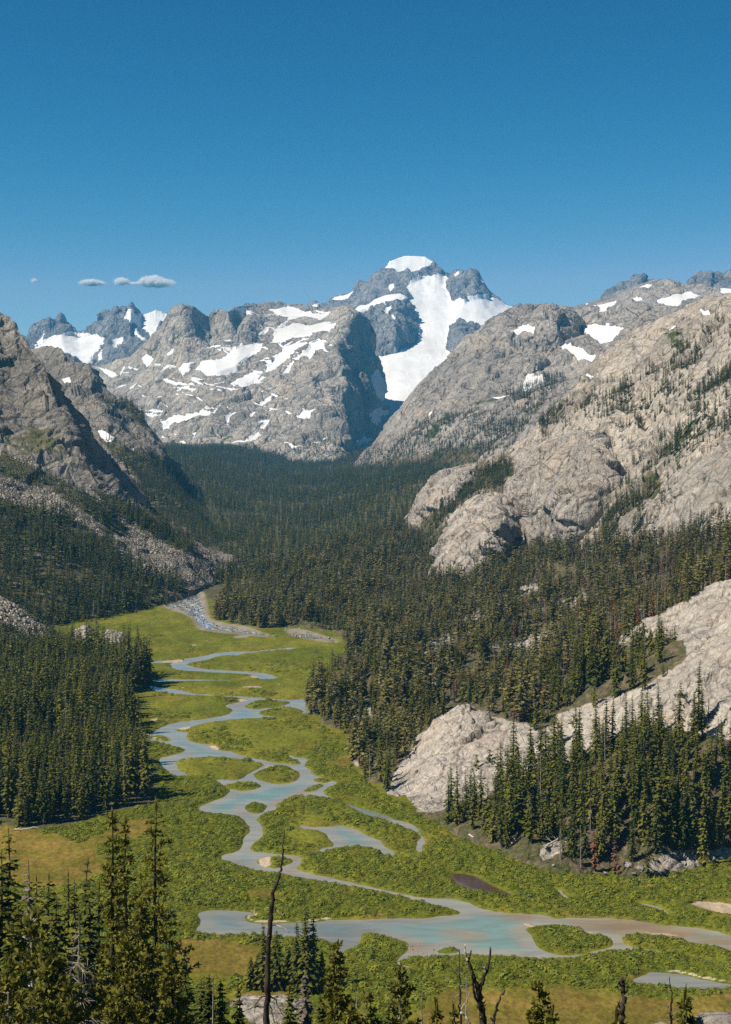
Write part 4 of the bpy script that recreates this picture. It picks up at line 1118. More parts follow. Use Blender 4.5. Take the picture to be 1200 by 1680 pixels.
SANDS = [[(1044, 1525), (1080, 1526), (1115, 1529), (1116, 1534), (1085, 1532), (1060, 1529)], [(851, 1511), (870, 1511), (883, 1514), (880, 1520), (866, 1518)], [(935, 1521), (985, 1528), (1012, 1535), (985, 1535), (945, 1527)],
    [(423, 1410), (436, 1404), (446, 1404), (441, 1412), (446, 1419), (430, 1421)], [(432, 1258), (440, 1253), (452, 1253), (448, 1259), (436, 1260)], [(415, 1107), (428, 1107), (424, 1112), (410, 1112)], [(390, 1146), (412, 1147), (405, 1150), (392, 1150)],
    [(264, 1087), (268, 1083), (303, 1081), (300, 1086)], [(393, 1128), (400, 1126.5), (431, 1127), (432, 1130), (410, 1129.5)], [(244, 1182), (252, 1178), (262, 1180), (254, 1183)], [(297, 1129), (302, 1126), (303, 1130)],
    [(340, 1221), (352, 1221), (362, 1229), (350, 1228)], [(290, 1194), (312, 1190), (312, 1196), (292, 1197)], [(1128, 1481), (1150, 1478), (1200, 1482), (1300, 1490), (1300, 1500), (1200, 1500), (1160, 1492)], [(1120, 1545), (1145, 1546), (1140, 1549)]]
SHOALS = [[(425, 1325), (445, 1312), (475, 1300), (500, 1300), (480, 1308), (450, 1318)], [(385, 1330), (400, 1328), (415, 1334), (400, 1338)], [(300, 1240), (310, 1232), (330, 1234), (305, 1245)], [(770, 1495), (830, 1497), (890, 1500), (900, 1508), (860, 1510), (800, 1500)],
    [(930, 1506), (980, 1504), (1040, 1510), (1110, 1520), (1180, 1535), (1250, 1560), (1180, 1548), (1080, 1530), (1000, 1530), (940, 1518)], [(700, 1520), (760, 1515), (820, 1530), (780, 1545), (720, 1535)], [(370, 1410), (400, 1408), (420, 1414), (400, 1418), (380, 1416)],
    [(620, 1550), (680, 1540), (720, 1550), (700, 1562), (650, 1565)], [(470, 1440), (480, 1400), (496, 1404), (490, 1420)], [(380, 1155), (400, 1150), (410, 1160), (400, 1170), (385, 1165)]]
RAPID_AREA = [(240, 990), (285, 965), (340, 965), (350, 1022), (375, 1027), (420, 1033), (455, 1046), (345, 1036), (318, 1030), (300, 1006)]
MURK = [[(720, 1425), (770, 1425), (815, 1445), (860, 1470), (830, 1475), (740, 1450)]]
STILL = [RAPID_AREA, [(560, 1308), (600, 1325), (640, 1335), (640, 1345), (600, 1335), (560, 1320)], [(280, 1400), (325, 1400), (325, 1415), (280, 1415)]]
BLUE = [[(312, 1524), (328, 1511), (317, 1495), (342, 1488), (410, 1491), (530, 1506), (640, 1510), (660, 1530), (600, 1545), (540, 1570), (470, 1535)], [(1020, 1600), (1072, 1588), (1210, 1610), (1210, 1625), (1040, 1620)]]
RAPID = [[(240, 990), (285, 965), (340, 965), (350, 1022), (375, 1027), (420, 1033), (455, 1046), (345, 1036), (318, 1030), (300, 1006)]]
GRAVEL = [[(258, 994), (286, 970), (330, 966), (342, 988), (342, 1012), (356, 1021), (412, 1029), (425, 1036), (460, 1046), (430, 1046), (380, 1040), (335, 1036), (320, 1028), (314, 1012), (275, 1000)], [(462, 1031), (500, 1033), (530, 1042), (560, 1051), (545, 1056), (500, 1049), (478, 1045)], [(380, 1044), (410, 1042), (410, 1047), (385, 1048)]]
DRY = [[(-300, 1350), (20, 1352), (90, 1372), (150, 1385), (200, 1350), (260, 1345), (240, 1375), (170, 1380), (160, 1400), (180, 1430), (140, 1450), (60, 1455), (-300, 1460)], [(280, 1545), (330, 1540), (400, 1545), (440, 1560), (430, 1600), (330, 1610), (280, 1590)],
    [(700, 1640), (740, 1622), (800, 1626), (900, 1622), (1000, 1630), (1060, 1640), (1150, 1640), (1200, 1625), (1500, 1620), (1500, 1800), (600, 1800)], [(1120, 1482), (1200, 1478), (1300, 1480), (1300, 1505), (1190, 1505)], [(380, 1630), (480, 1620), (480, 1660), (380, 1660)],
    [(395, 1460), (440, 1462), (470, 1470), (450, 1480), (420, 1478)], [(545, 1245), (590, 1235), (590, 1255), (550, 1262)]]


def wpoly(p, smooth=1):
    q = np.array([on_floor(*v) for v in p])
    return chaikin(q, smooth) if smooth else q


W_WATER = [wpoly(p) for p in WATER]
W_ISLES = [wpoly(p) for p in ISLES]


def water_sd(x, y):
    """metres from the bank, positive in the water"""
    wob = 0.9 * fbm(np.stack([x / 7, y / 11, 0 * x], 1), 3, 0.55)
    s = np.full(x.shape, -30.0, np.float32)
    for p in W_WATER:
        s = np.maximum(s, sdist(p, x, y, 30.0))
    for p in W_ISLES:
        s = np.minimum(s, -sdist(p, x, y, 30.0))
    return s + wob


def world_mask(polys, x, y, edge):
    r = np.zeros(x.shape, np.float32)
    for p in polys:
        r = np.maximum(r, np.clip(0.5 + sdist(wpoly(p), x, y, edge * 1.2) / (2 * edge), 0, 1))
    return r


def floor_height(x, d):
    """height of the valley floor and of the slope below the camera, water channels not counted"""
    q = np.stack([x / 35.0, d / 35.0, 0 * x], 1)
    z = floor_z(d) + 0.35 * fbm(q, 3)
    far = np.clip((d - 950) / 400, 0, 1)
    z = z + np.clip((d - 1250) / 700, 0, 1) * 0.24 * np.clip(np.abs(x + 120.0 + 0.01 * (d - 1250)) - 50.0, 0, 170)
    z = z + far * 6 * fbm(np.stack([x / 140, d / 140, 0 * x + 4], 1), 4)
    slope = -(0.455 * np.maximum(d, -60) + 1.9) + np.clip(d / 60, 0, 1) * 2.2 * (fbm(np.stack([x / 30, d / 30, 0 * x + 8], 1), 3) - 0.9)
    k = 4.0
    return np.where(d < 330, k * np.logaddexp(z / k, slope / k), z)


rows = [-60.0]
while rows[-1] < 290: rows.append(rows[-1] + 7.0)
rows = rows[:-1]
d = 283.0
while d < 980:
    rows.append(d); d += max(0.65, d * d / (120 * 1421) * 1.35)
while d < 13000:
    rows.append(d); d *= 1.03
rows.append(13000.0)
rows = np.array(rows)
us = np.concatenate([np.linspace(-2.4, -0.36, 40)[:-1], np.arange(-0.36, 0.36, 2.0 / 1421), np.linspace(0.36, 2.4, 40)])
UU, DD = np.meshgrid(us, rows, indexing='ij')
XX = UU * (DD + 120.0) * np.where(DD < 980, 1, 1)
gx, gd = XX.ravel(), DD.ravel()
gz = floor_height(gx, gd)
near = (gd > 280) & (gd < 1300) & (np.abs(gx) < 420)
wsd = np.full(gx.shape, -30.0, np.float32)
wsd[near] = water_sd(gx[near], gd[near])
lvl = floor_z(gd) - 0.45
att = {k: np.zeros(gx.shape, np.float32) for k in ('dry', 'soil', 'gravel', 'sand', 'bank')}
for k, pl, e in (('dry', DRY, 7.0), ('gravel', GRAVEL, 6.0), ('sand', SANDS, 2.0)):
    att[k][near] = world_mask(pl, gx[near], gd[near], e)
STAND = [(-500, 1395), (-100, 1362), (0, 1352), (70, 1363), (138, 1350), (180, 1335), (258, 1318), (263, 1295), (240, 1240), (214, 1180), (212, 1142), (236, 1130), (234, 1116), (160, 1085), (110, 1062), (60, 1050), (-500, 1040)]
att['soil'][near] = world_mask([STAND], gx[near], gd[near], 5.0)
att['soil'][(gd > 1000)] = np.maximum(att['soil'][gd > 1000], np.clip((gd[gd > 1000] - 1000) / 60, 0, 0.95))
att['soil'] = np.where((gd > 1000), att['soil'] * (1 - att['gravel']), att['soil'])
att['soil'] = np.where(gd < 270, np.clip(0.5 + 0.5 * fbm(np.stack([gx / 12, gd / 12, 0 * gx], 1), 3), 0, 1), att['soil'])
def bank_sand(x, y):
    return np.clip((pnoise(np.stack([x / 34, y / 34, 0 * x + 2.2], 1)) - 0.34) * 5, 0, 1)


att['sand'][near] = np.maximum(att['sand'][near], 0.62 * bank_sand(gx[near], gd[near]) * np.clip(1 - np.abs(wsd[near] + 0.2) / 1.3, 0, 1) * 1.25)
att['bank'] = np.clip(1 - np.abs(wsd + 0.1) / 0.7, 0, 1) * (wsd > -1.0) * (0.55 + 0.45 * pnoise(np.stack([gx / 9, gd / 9, 0 * gx], 1)))
lift = np.where((wsd > -30) & (att['sand'] < 0.4), 0.30 * sstep(0.0, -2.5, wsd), 0.0)
nearw = wsd > -6
gz = np.where(nearw, (floor_z(gd) - 0.05) * sstep(-6, -1, wsd) + gz * (1 - sstep(-6, -1, wsd)), gz) + lift
gz = np.where(wsd > -30, gz - 1.5 * sstep(-0.8, 3.5, wsd), gz)
gz = np.where(att['sand'] > 0.5, np.maximum(gz, lvl + 0.14 * (att['sand'] - 0.4)), gz)
GV = np.stack([gx, gd, gz], 1)
fc = grid_faces(len(us), len(rows))
ground = link(bpy.data.objects.new('valley_ground', np_mesh('valley_ground', GV, fc, [M['ground']], True, att)))
ground['kind'] = 'structure'

wv = wsd.reshape(len(us), len(rows))
k = (wsd > -2.5)
wf = fc[k[fc].any(1)]
used = np.unique(wf)
mp = np.full(len(gx), -1); mp[used] = np.arange(len(used))
wx, wd = gx[used], gd[used]
wsh = sstep(0.5, 9.0, wsd[used])
watt = {'deep': wsh, 'silt': np.clip(0.85 * world_mask(SHOALS, wx, wd, 4.0) + 0.22 * (1 - wsh), 0, 1), 'murk': world_mask(MURK, wx, wd, 3.0), 'still': np.clip(world_mask(STILL, wx, wd, 3.0) + 0.75 * world_mask(BLUE, wx, wd, 14.0), 0, 1),
        'foam': world_mask(RAPID, wx, wd, 6.0)}
WVv = np.stack([wx, wd, lvl[used] + watt['foam'] * 0.25 * fbm(np.stack([wx / 3, wd / 3, 0 * wx], 1), 3)], 1)
river = link(bpy.data.objects.new('river_water', np_mesh('river_water', WVv, mp[wf], [M['water']], True, watt)))
river['kind'] = 'structure'

tick('ground')
# ------------------------------------------------------------------ trees
def conifer(seed, h=18.0, r=2.6, whorls=26, per=6, sprays=3, base=0.1, droop=0.25, sparse=0.0, width=0.58, top_narrow=1.0, tilt=-0.62):
    """crown and trunk of a spruce; one unit is a metre, foot at the origin"""
    g = np.random.default_rng(seed)
    tr, cr = MB(), MB()
    lean = g.normal(0, 0.012, 2) * h
    zs = np.linspace(0, 1, 9)
    path = np.stack([lean[0] * zs ** 2 + 0.05 * g.normal(size=9), lean[1] * zs ** 2 + 0.05 * g.normal(size=9), zs * h - 0.5 * (zs == 0)], 1)
    tr.tube(path, np.maximum(0.02, 0.019 * h * (1 - zs) ** 0.9 + 0.015), 6)
    C, U, W = [], [], []
    for i in range(whorls):
        t = base + (1 - base) * (i + g.uniform(-0.3, 0.3)) / whorls
        t = min(max(t, base), 0.995)
        z = t * h
        u = (t - base) / (1 - base)
        prof = (1 - u) ** (0.66 * top_narrow) * min(1, 0.5 + u * 3.2) + 0.035
        ax = np.array([lean[0] * t * t, lean[1] * t * t, z])
        n = max(3, int(round(per * (0.6 + 0.4 * (1 - u)))))
        a0 = g.uniform(0, 6.28)
        for j in range(n):
            if g.random() < sparse: continue
            a = a0 + 6.283 * j / n + g.normal(0, 0.25)
            L = r * prof * g.uniform(0.6, 1.18)
            if L < 0.12: L = 0.12
            el = 0.35 * u - droop * (1 - u) + g.normal(0, 0.12)
            dr = np.array([math.cos(a) * math.cos(el), math.sin(a) * math.cos(el), math.sin(el)])
            side = np.array([-math.sin(a), math.cos(a), 0])
            m = max(1, int(round(sprays * (0.5 + 0.5 * prof))))
            for q in range(m):
                s = (q + g.uniform(0.35, 1.0)) / m
                c = ax + dr * L * s * 0.92 + np.array([0, 0, -0.12 * L * s * s])
                yaw = g.normal(0, 0.5)
                out_ = np.array([math.cos(a + yaw), math.sin(a + yaw), 0.0])
                tip = tilt + 0.45 * u + g.normal(0, 0.22)
                d2 = out_ * math.cos(tip) + np.array([0, 0, math.sin(tip)])
                l = L * g.uniform(0.30, 0.5) * (1.25 - 0.4 * s) * (1.6 / m ** 0.5) * 0.68 + 0.12
                sd = np.array([-out_[1], out_[0], 0.0]) + g.normal(0, 0.22, 3)
                C.append(c); U.append(d2 * l); W.append(sd * l * width * g.uniform(0.8, 1.5))
                if q == m - 1 and g.random() < 0.6:
                    C.append(c + np.array([0, 0, -0.3 * l])); U.append((d2 * 0.5 + np.array([0, 0, -0.5])) * l * 0.8); W.append(sd * l * width * 0.9)
    # leader
    for q in range(3):
        a = g.uniform(0, 6.28)
        C.append(path[-1] - np.array([0, 0, 0.3])); U.append(np.array([0, 0, 0.5])); W.append(np.array([math.cos(a), math.sin(a), 0]) * 0.05)
    cr.cards(C, U, W)
    return tr, cr


def tufted(seed, h=18.0, r=3.0, whorls=30, per=5, tufts=7, base=0.12, sparse=0.25, tuft=0.30, gap=0.0, rise=0.15, blades=5, sharp=0.8):
    """near conifer: bare limbs that carry needle tufts; the trunk shows through"""
    g = np.random.default_rng(seed)
    tr, cr, br = MB(), MB(), MB()
    zs = np.linspace(0, 1, 14)
    wob = np.cumsum(g.normal(0, 0.035, (14, 2)), 0)
    path = np.stack([wob[:, 0], wob[:, 1], zs * h - 0.8 * (zs == 0)], 1)
    tr.tube(path, np.maximum(0.018, 0.0125 * h * (1 - zs) ** 0.85 + 0.012), 8)
    C, U, W = [], [], []
    for i in range(whorls):
        t = base + (1 - base) * (i + g.uniform(-0.4, 0.4)) / whorls
        t = min(max(t, base), 0.985)
        if gap > 0 and pnoise(np.array([[t * 9.0 + seed, 0.3, 0.7]]))[0] > 0.55 - gap: continue
        u = (t - base) / (1 - base)
        prof = (1 - u) ** sharp * min(1, 0.5 + 2.5 * u) + 0.06
        ax = np.array([np.interp(t, zs, path[:, 0]), np.interp(t, zs, path[:, 1]), t * h])
        a0 = g.uniform(0, 6.28)
        n = per + (1 if u < 0.5 else 0)
        for j in range(n):
            if g.random() < sparse: continue
            a = a0 + 6.283 * j / n + g.normal(0, 0.3)
            L = r * prof * g.choice([0.45, 0.7, 0.9, 1.0, 1.25]) * g.uniform(0.85, 1.1)
            el = rise * (u - 0.35) * 2.4 + g.normal(0, 0.18)
            dr = np.array([math.cos(a) * math.cos(el), math.sin(a) * math.cos(el), math.sin(el)])
            side = np.array([-math.sin(a), math.cos(a), 0.0])
            pts = [ax, ax + dr * L * 0.5 + np.array([0, 0, -0.06 * L]), ax + dr * L + np.array([0, 0, 0.02 * L])]
            br.tube(pts, [0.035 * L ** 0.5 + 0.01, 0.02 * L ** 0.5 + 0.006, 0.008], 4)
            m = max(2, int(1.9 * tufts * L / r + 1))
            for q in range(m):
                s = 0.28 + 0.74 * (q + g.uniform(0.2, 0.9)) / m
                off = side * g.normal(0, 0.16) * L + np.array([0, 0, g.normal(0.02, 0.07)]) * L
                c = ax + dr * L * s + off * (0.3 + s * 0.6)
                l = tuft * g.uniform(0.6, 1.25)
                for b in range(blades):
                    v = dr * 0.55 + g.normal(0, 0.62, 3) + np.array([0, 0, 0.12])
                    v /= np.linalg.norm(v) + 1e-6
                    w = np.cross(v, g.normal(0, 1, 3)); w /= np.linalg.norm(w) + 1e-6
                    C.append(c + v * l * 0.5); U.append(v * l * 0.62); W.append(w * l * 0.26)
    for q in range(6):
        a = g.uniform(0, 6.28)
        C.append(path[-1] - np.array([0, 0, 0.1 * q])); U.append(np.array([0.1 * math.cos(a), 0.1 * math.sin(a), 0.4])); W.append(np.array([math.cos(a), math.sin(a), 0]) * 0.10)
    cr.cards(C, U, W)
    return tr, cr, br


def dead_conifer(seed, h=12.0, r=1.8, whorls=22, per=5, base=0.15, twig=2, lean=0.0):
    g = np.random.default_rng(seed)
    tr, br = MB(), MB()
    zs = np.linspace(0, 1, 10)
    wob = np.cumsum(g.normal(0, 0.05, (10, 2)), 0)
    path = np.stack([wob[:, 0] + lean * zs * zs * h, wob[:, 1], zs * h - 0.5 * (zs == 0)], 1)
    tr.tube(path, np.maximum(0.015, 0.013 * h * (1 - zs) ** 0.8 + 0.012), 7)
    for i in range(whorls):
        t = base + (0.97 - base) * (i + g.uniform(-0.4, 0.4)) / whorls
        ax = np.array([np.interp(t, zs, path[:, k]) for k in range(3)])
        u = (t - base) / (1 - base)
        for j in range(per):
            if g.random() < 0.35: continue
            a = g.uniform(0, 6.28)
            L = r * ((1 - u) ** 0.8 + 0.1) * g.uniform(0.35, 1.1)
            dr = np.array([math.cos(a), math.sin(a), g.normal(-0.15, 0.2)])
            p1 = ax + dr * L * 0.55 + np.array([0, 0, -0.08 * L])
            p2 = ax + dr * L + np.array([0, 0, -0.35 * L * g.random()])
            br.tube([ax, p1, p2], [0.03 * L ** 0.5, 0.018 * L ** 0.5, 0.006], 4)
            for k in range(twig):
                d2 = dr + g.normal(0, 0.6, 3) + np.array([0, 0, -0.3])
                br.tube([p1, p1 + d2 * L * 0.3, p1 + d2 * L * 0.45 + np.array([0, 0, -0.1 * L])], [0.014, 0.01, 0.005], 3)
    return tr, br


def merged(name, parts):
    """several builders with one material each as a single mesh, for trees too small to show parts"""
    V, Q, T, mq, mt, mats, n = [], [], [], [], [], [], 0
    for k, (mb, mat) in enumerate(parts):
        mats.append(mat)
        v = np.concatenate(mb.V)
        V.append(v)
        for q in mb.q: Q.append(q + n); mq.append(np.full(len(q), k))
        for t in mb.t: T.append(t + n); mt.append(np.full(len(t), k))
        n += len(v)
    fs, mi = [], []
    if Q: fs.append(np.concatenate(Q)); mi.append(np.concatenate(mq))
    if T: fs.append(np.concatenate(T)); mi.append(np.concatenate(mt))
    return np_mesh(name, np.concatenate(V), fs, mats, False, None, np.concatenate(mi))


def scatter(P, dens, mask, seed, near=0.0, far=6000.0, box=(-130, 1330, 380, 1760)):
    """points on a grid surface, dens per square metre of map; mask(px, py, xyz) gives 0..1"""
    g = np.random.default_rng(seed)
    a, b, c, e = P[:-1, :-1], P[1:, :-1], P[:-1, 1:], P[1:, 1:]
    area = np.abs((b - a)[..., 0] * (c - a)[..., 1] - (b - a)[..., 1] * (c - a)[..., 0])
    cen = (a + b + c + e) / 4
    px, py = proj(cen)
    view = (px > box[0]) & (px < box[1]) & (py > box[2]) & (py < box[3]) & (cen[..., 1] > near) & (cen[..., 1] < far)
    ex = area * dens * view
    n = np.floor(ex + g.random(ex.shape)).astype(int)
    idx = np.repeat(np.arange(n.size), n.ravel())
    if len(idx) == 0: return np.zeros((0, 3))
    i, j = np.unravel_index(idx, n.shape)
    s, t = g.random((2, len(idx)))[:, :, None]
    X = a[i, j] * (1 - s) * (1 - t) + b[i, j] * s * (1 - t) + c[i, j] * (1 - s) * t + e[i, j] * s * t
    px, py = proj(X)
    keep = g.random(len(X)) < mask(px, py, X)
    return X[keep]


def thin(X, dist, seed=0):
    """drop points that stand closer than dist (metres, array or number)"""
    g = np.random.default_rng(seed)
    order = g.permutation(len(X))
    dist = np.broadcast_to(dist, (len(X),))
    cell = float(np.max(dist))
    grid = {}
    keep = []
    for i in order:
        x, y = X[i, 0], X[i, 1]
        cx, cy = int(math.floor(x / cell)), int(math.floor(y / cell))
        ok = True
        for ax in (cx - 1, cx, cx + 1):
            for ay in (cy - 1, cy, cy + 1):
                for k in grid.get((ax, ay), ()):
                    if (X[k, 0] - x) ** 2 + (X[k, 1] - y) ** 2 < dist[i] ** 2:
                        ok = False; break
                if not ok: break
            if not ok: break
        if ok:
            grid.setdefault((cx, cy), []).append(i)
            keep.append(i)
    return X[np.array(keep, int)] if keep else X[:0]


def poly_mask(polys, holes=(), hole_keep=0.0, noise=0.35, wl=40.0):
    def f(px, py, X):
        w = 7 * fbm(X / wl, 2) / np.maximum(X[:, 1] / 900.0, 0.4)
        r = np.zeros(len(px), bool)
        for p in polys: r |= inside(p, px + w, py + w)
        r = r.astype(float)
        if noise: r *= np.clip(1.15 - noise + fbm(X / (wl * 0.8) + 3.3, 3), 0.0, 1)
        for h in holes: r = np.where(inside(h, px, py), r * hole_keep, r)
        return r
    return f


TREES = []            # x, y, z, height, kind index: 0 living, 1 red, 2 grey dead


def plant(X, lo, hi, seed, red=0.0, grey=0.04, redzone=None, pine=0.0):
    g = np.random.default_rng(seed)
    px, py = proj(X)
    hn = np.clip(1.0 + 0.45 * fbm(X / 38.0 + 11, 2), 0.6, 1.35) if len(X) else []
    for i in range(len(X)):
        h = (lo + (hi - lo) * g.beta(1.7, 1.7)) * hn[i]
        p_red, p_grey = red, grey
        if redzone is not None:
            w = float(np.clip((px[i] - 700) / 350, 0, 1)) * (0.5 + 1.1 * max(0.0, float(pnoise(X[i:i + 1] / 45 + 2)[0])))
            p_red, p_grey = red + redzone * w, grey + redzone * 1.1 * w
        u = g.random()
        k = 1 if u < p_red else 2 if u < p_red + p_grey else 3 if g.random() < pine else 0
        if g.random() < 0.16: h *= g.uniform(0.35, 0.7)
        TREES.append((X[i, 0], X[i, 1], X[i, 2] - 0.25, h * (0.85 if k in (1, 2) else 1.0), k))


# left stand on the flat
PG = GV.reshape(len(us), len(rows), 3)
wst = np.array([on_floor(*p) for p in STAND])
def stand_mask(px, py, X):
    r = inside(wst, X[:, 0] + 8 * fbm(X / 22, 3) + 2, X[:, 1] + 14 * fbm(X / 25 + 9, 3)).astype(float)
    return r * np.clip(0.95 + 1.4 * fbm(X / 22 + 4, 3), 0.06, 1)
X = scatter(PG, 0.2, stand_mask, 1, 400, 900, (-130, 300, 1030, 1400))
X = thin(X, np.random.default_rng(51).uniform(1.4, 4.0, len(X)), 1)
plant(X, 12, 23, 2, 0.0, 0.035)
# far valley floor
FARV = [(270, 735), (640, 730), (735, 745), (740, 830), (680, 920), (600, 950), (470, 955), (400, 950), (380, 935), (320, 850)]
def far_mask(px, py, X):
    return (X[:, 1] > 1180) * inside(FARV, px, py) * np.clip(1.05 + 0.8 * fbm(X / 150, 3), 0.1, 1) * ~((inside([(415, 925), (440, 915), (480, 925), (450, 938), (420, 940)], px, py)) | inside([(560, 905), (600, 895), (610, 905), (570, 915)], px, py))
X = thin(scatter(PG, 0.016, far_mask, 3, 1150, 4200, (270, 740, 725, 955)), 5.2, 3)
plant(X, 11, 19, 4, 0.0, 0.01)
# spur and right-hand hillside
SLAB_BAND = [(636, 1312), (690, 1332), (740, 1322), (830, 1292), (930, 1252), (1010, 1224), (1100, 1206), (1260, 1196), (1260, 930), (1100, 1005), (1010, 1070), (985, 1140), (900, 1192), (800, 1176), (760, 1152), (690, 1206)]
LEDGES = [[(860, 1440), (900, 1405), (1000, 1425), (1050, 1400), (1200, 1385), (1300, 1380), (1300, 1460), (900, 1460)]]
def hill_mask(px, py, X):
    r = inside(R1_SOIL[0], px, py) * np.where(X[:, 1] < 520, np.clip(1.0 + 1.3 * fbm(X / 26 + 1, 3), 0.08, 1), np.clip(0.80 + 1.7 * fbm(X / 28 + 1, 3), 0.04, 1))
    for s in SLABS: r = np.where(inside(s, px, py - 6), r * 0.03, r)
    for s in LEDGES: r = np.where(inside(s, px, py), r * 0.4, r)
    r = np.where(inside(SLAB_BAND, px, py), r * 0.16, r)
    return r * (X[:, 1] < 1800)
X = scatter(P_R1, 0.13, hill_mask, 5, 380, 1800)
X = thin(X, np.random.default_rng(50).uniform(1.6, 4.6, len(X)) * np.where(X[:, 1] < 1000, 1.0, 1.3), 5)
lowr = X[:, 1] < 560
pxl, pyl = proj(X)
stnd = lowr & ((pxl > 900) | (pyl > 1280))
plant(X[stnd], 10, 22, 6, 0.01, 0.05)
plant(X[~stnd], 7, 17, 7, 0.03, 0.06, redzone=0.3, pine=0.6)
# spur on the flat between meadow and the far valley
SPUR = [(352, 1028), (360, 1010), (400, 985), (440, 958), (500, 930), (600, 905), (660, 900), (560, 1035), (500, 1034), (450, 1031), (400, 1028)]
# left mountains
X = thin(scatter(GRIDS['near_mountain'], 0.10, poly_mask(L1_FOREST, noise=0.25, wl=50), 8), 3.0, 8)
pxl, pyl = proj(X)
plant(X[pyl > 835], 11, 19, 9, 0.004, 0.02)
plant(X[pyl <= 835], 5, 12, 10, 0.01, 0.02)
X = thin(scatter(GRIDS['near_mountain'], 0.0022, poly_mask([L1_TALUS, [(0, 690), (120, 700), (160, 790), (0, 800)]], noise=0.3), 11), 4, 11)
plant(X, 3, 8, 12)
X = thin(scatter(GRIDS['left_mountain'], 0.10, poly_mask(L2_FOREST, noise=0.3, wl=60), 13), 3.0, 13)
plant(X, 8, 15, 14, 0.015, 0.02)
X = thin(scatter(GRIDS['left_mountain'], 0.03, poly_mask([[(120, 640), (200, 650), (250, 700), (300, 800), (330, 850), (200, 790)]], noise=0.8, wl=40), 15), 3, 15)
plant(X, 4, 10, 16)
# right-hand walls
X = thin(scatter(GRIDS['rock_wall'], 0.14, poly_mask(R2_FOREST[:3], noise=0.3, wl=50), 17), 2.4, 17)
plant(thin(scatter(GRIDS['rock_wall'], 0.14, poly_mask(R2_FOREST[3:] + [[(1130, 640), (1200, 600), (1300, 600), (1300, 760), (1180, 770), (1140, 700)], [(1000, 690), (1080, 660), (1100, 680), (1030, 712)], [(880, 690), (950, 650), (960, 665), (890, 715)], [(1080, 720), (1150, 690), (1160, 720), (1110, 770), (1085, 770)]], noise=0.4, wl=28), 57), 2.2, 57), 5, 13, 58, 0.0, 0.05)
plant(X, 7, 14, 18, 0.0, 0.03)
X = thin(scatter(GRIDS['rock_wall'], 0.06, poly_mask([[(870, 720), (940, 650), (1060, 600), (1110, 550), (1300, 480), (1300, 820), (1100, 800), (950, 720)]], noise=0.85, wl=30), 19), 2.4, 19)
plant(X, 4, 11, 20, 0.0, 0.06)
def shoulder_mask(px, py, X):
    bands = fbm(np.stack([(X[:, 0] + 0.5 * X[:, 2]) / 150, X[:, 1] / 260, X[:, 2] / 45], 1), 4)
    low = np.clip((py - 690) / 90, -0.2, 1)
    return inside(R3_FOREST, px, py) * (bands + 0.8 * low + 0.42 > 0.0)
X = thin(scatter(GRIDS['rock_wall'], 0.09, poly_mask([[(660, 900), (700, 800), (800, 760), (860, 790), (960, 800), (1090, 760), (1200, 740), (1300, 730), (1300, 930), (700, 960)]], noise=0.8, wl=32), 71), 2.4, 71)
plant(X, 6, 13, 72, 0.01, 0.05)
X = thin(scatter(GRIDS['mountain_shoulder'], 0.05, shoulder_mask, 21), 3.8, 21)
plant(X, 8, 15, 22)
X = thin(scatter(GRIDS['mountain_shoulder'], 0.014, poly_mask([[(620, 740), (740, 600), (860, 590), (960, 640), (860, 740), (700, 800)]], noise=0.75, wl=70), 23), 4, 23)
plant(X, 4, 9, 24)
X = thin(scatter(GRIDS['mountain_massif'], 0.035, poly_mask([[(280, 752), (340, 742), (420, 748), (470, 730), (500, 722), (540, 712), (570, 728), (600, 722), (610, 740), (595, 775), (280, 775)]], noise=0.6, wl=90), 25), 4, 25)
plant(X, 9, 15, 26)
for gname, pl, dn in (('granite_dome', [(700, 945), (760, 900), (860, 860), (880, 960), (700, 990)], 0.05), ('granite_dome.001', [(830, 880), (930, 800), (1000, 860), (930, 920), (840, 920)], 0.02), ('granite_slab', [(985, 900), (1100, 870), (1200, 820), (1300, 780), (1300, 930), (990, 930)], 0.03),
                      ('granite_slab.001', [(715, 1345), (740, 1300), (800, 1262), (880, 1240), (960, 1210), (1060, 1160), (1070, 1250), (920, 1310), (800, 1350)], 0.05), ('granite_slab.002', [(900, 1230), (980, 1150), (1010, 1080), (1060, 1060), (1120, 1050), (1100, 1100), (1030, 1140), (1040, 1180), (1130, 1185), (1250, 1195), (1250, 1245), (900, 1250)], 0.12)):
    X = thin(scatter(GRIDS[gname], dn, poly_mask([pl], noise=0.4, wl=30), 30), 2.4, 30)
    if 'slab.' in gname: plant(X, 6, 16, 31, 0.10, 0.14, pine=0.25)
    else: plant(X, 5, 11, 32, 0.0, 0.04)
TREES = np.array(TREES)
tick('planted')
print('TREES', len(TREES), np.bincount(TREES[:, 4].astype(int)))

# prototypes, shared by all copies
def part_mesh(mb, name, mat): return mb.mesh(name, [M[mat]], False)


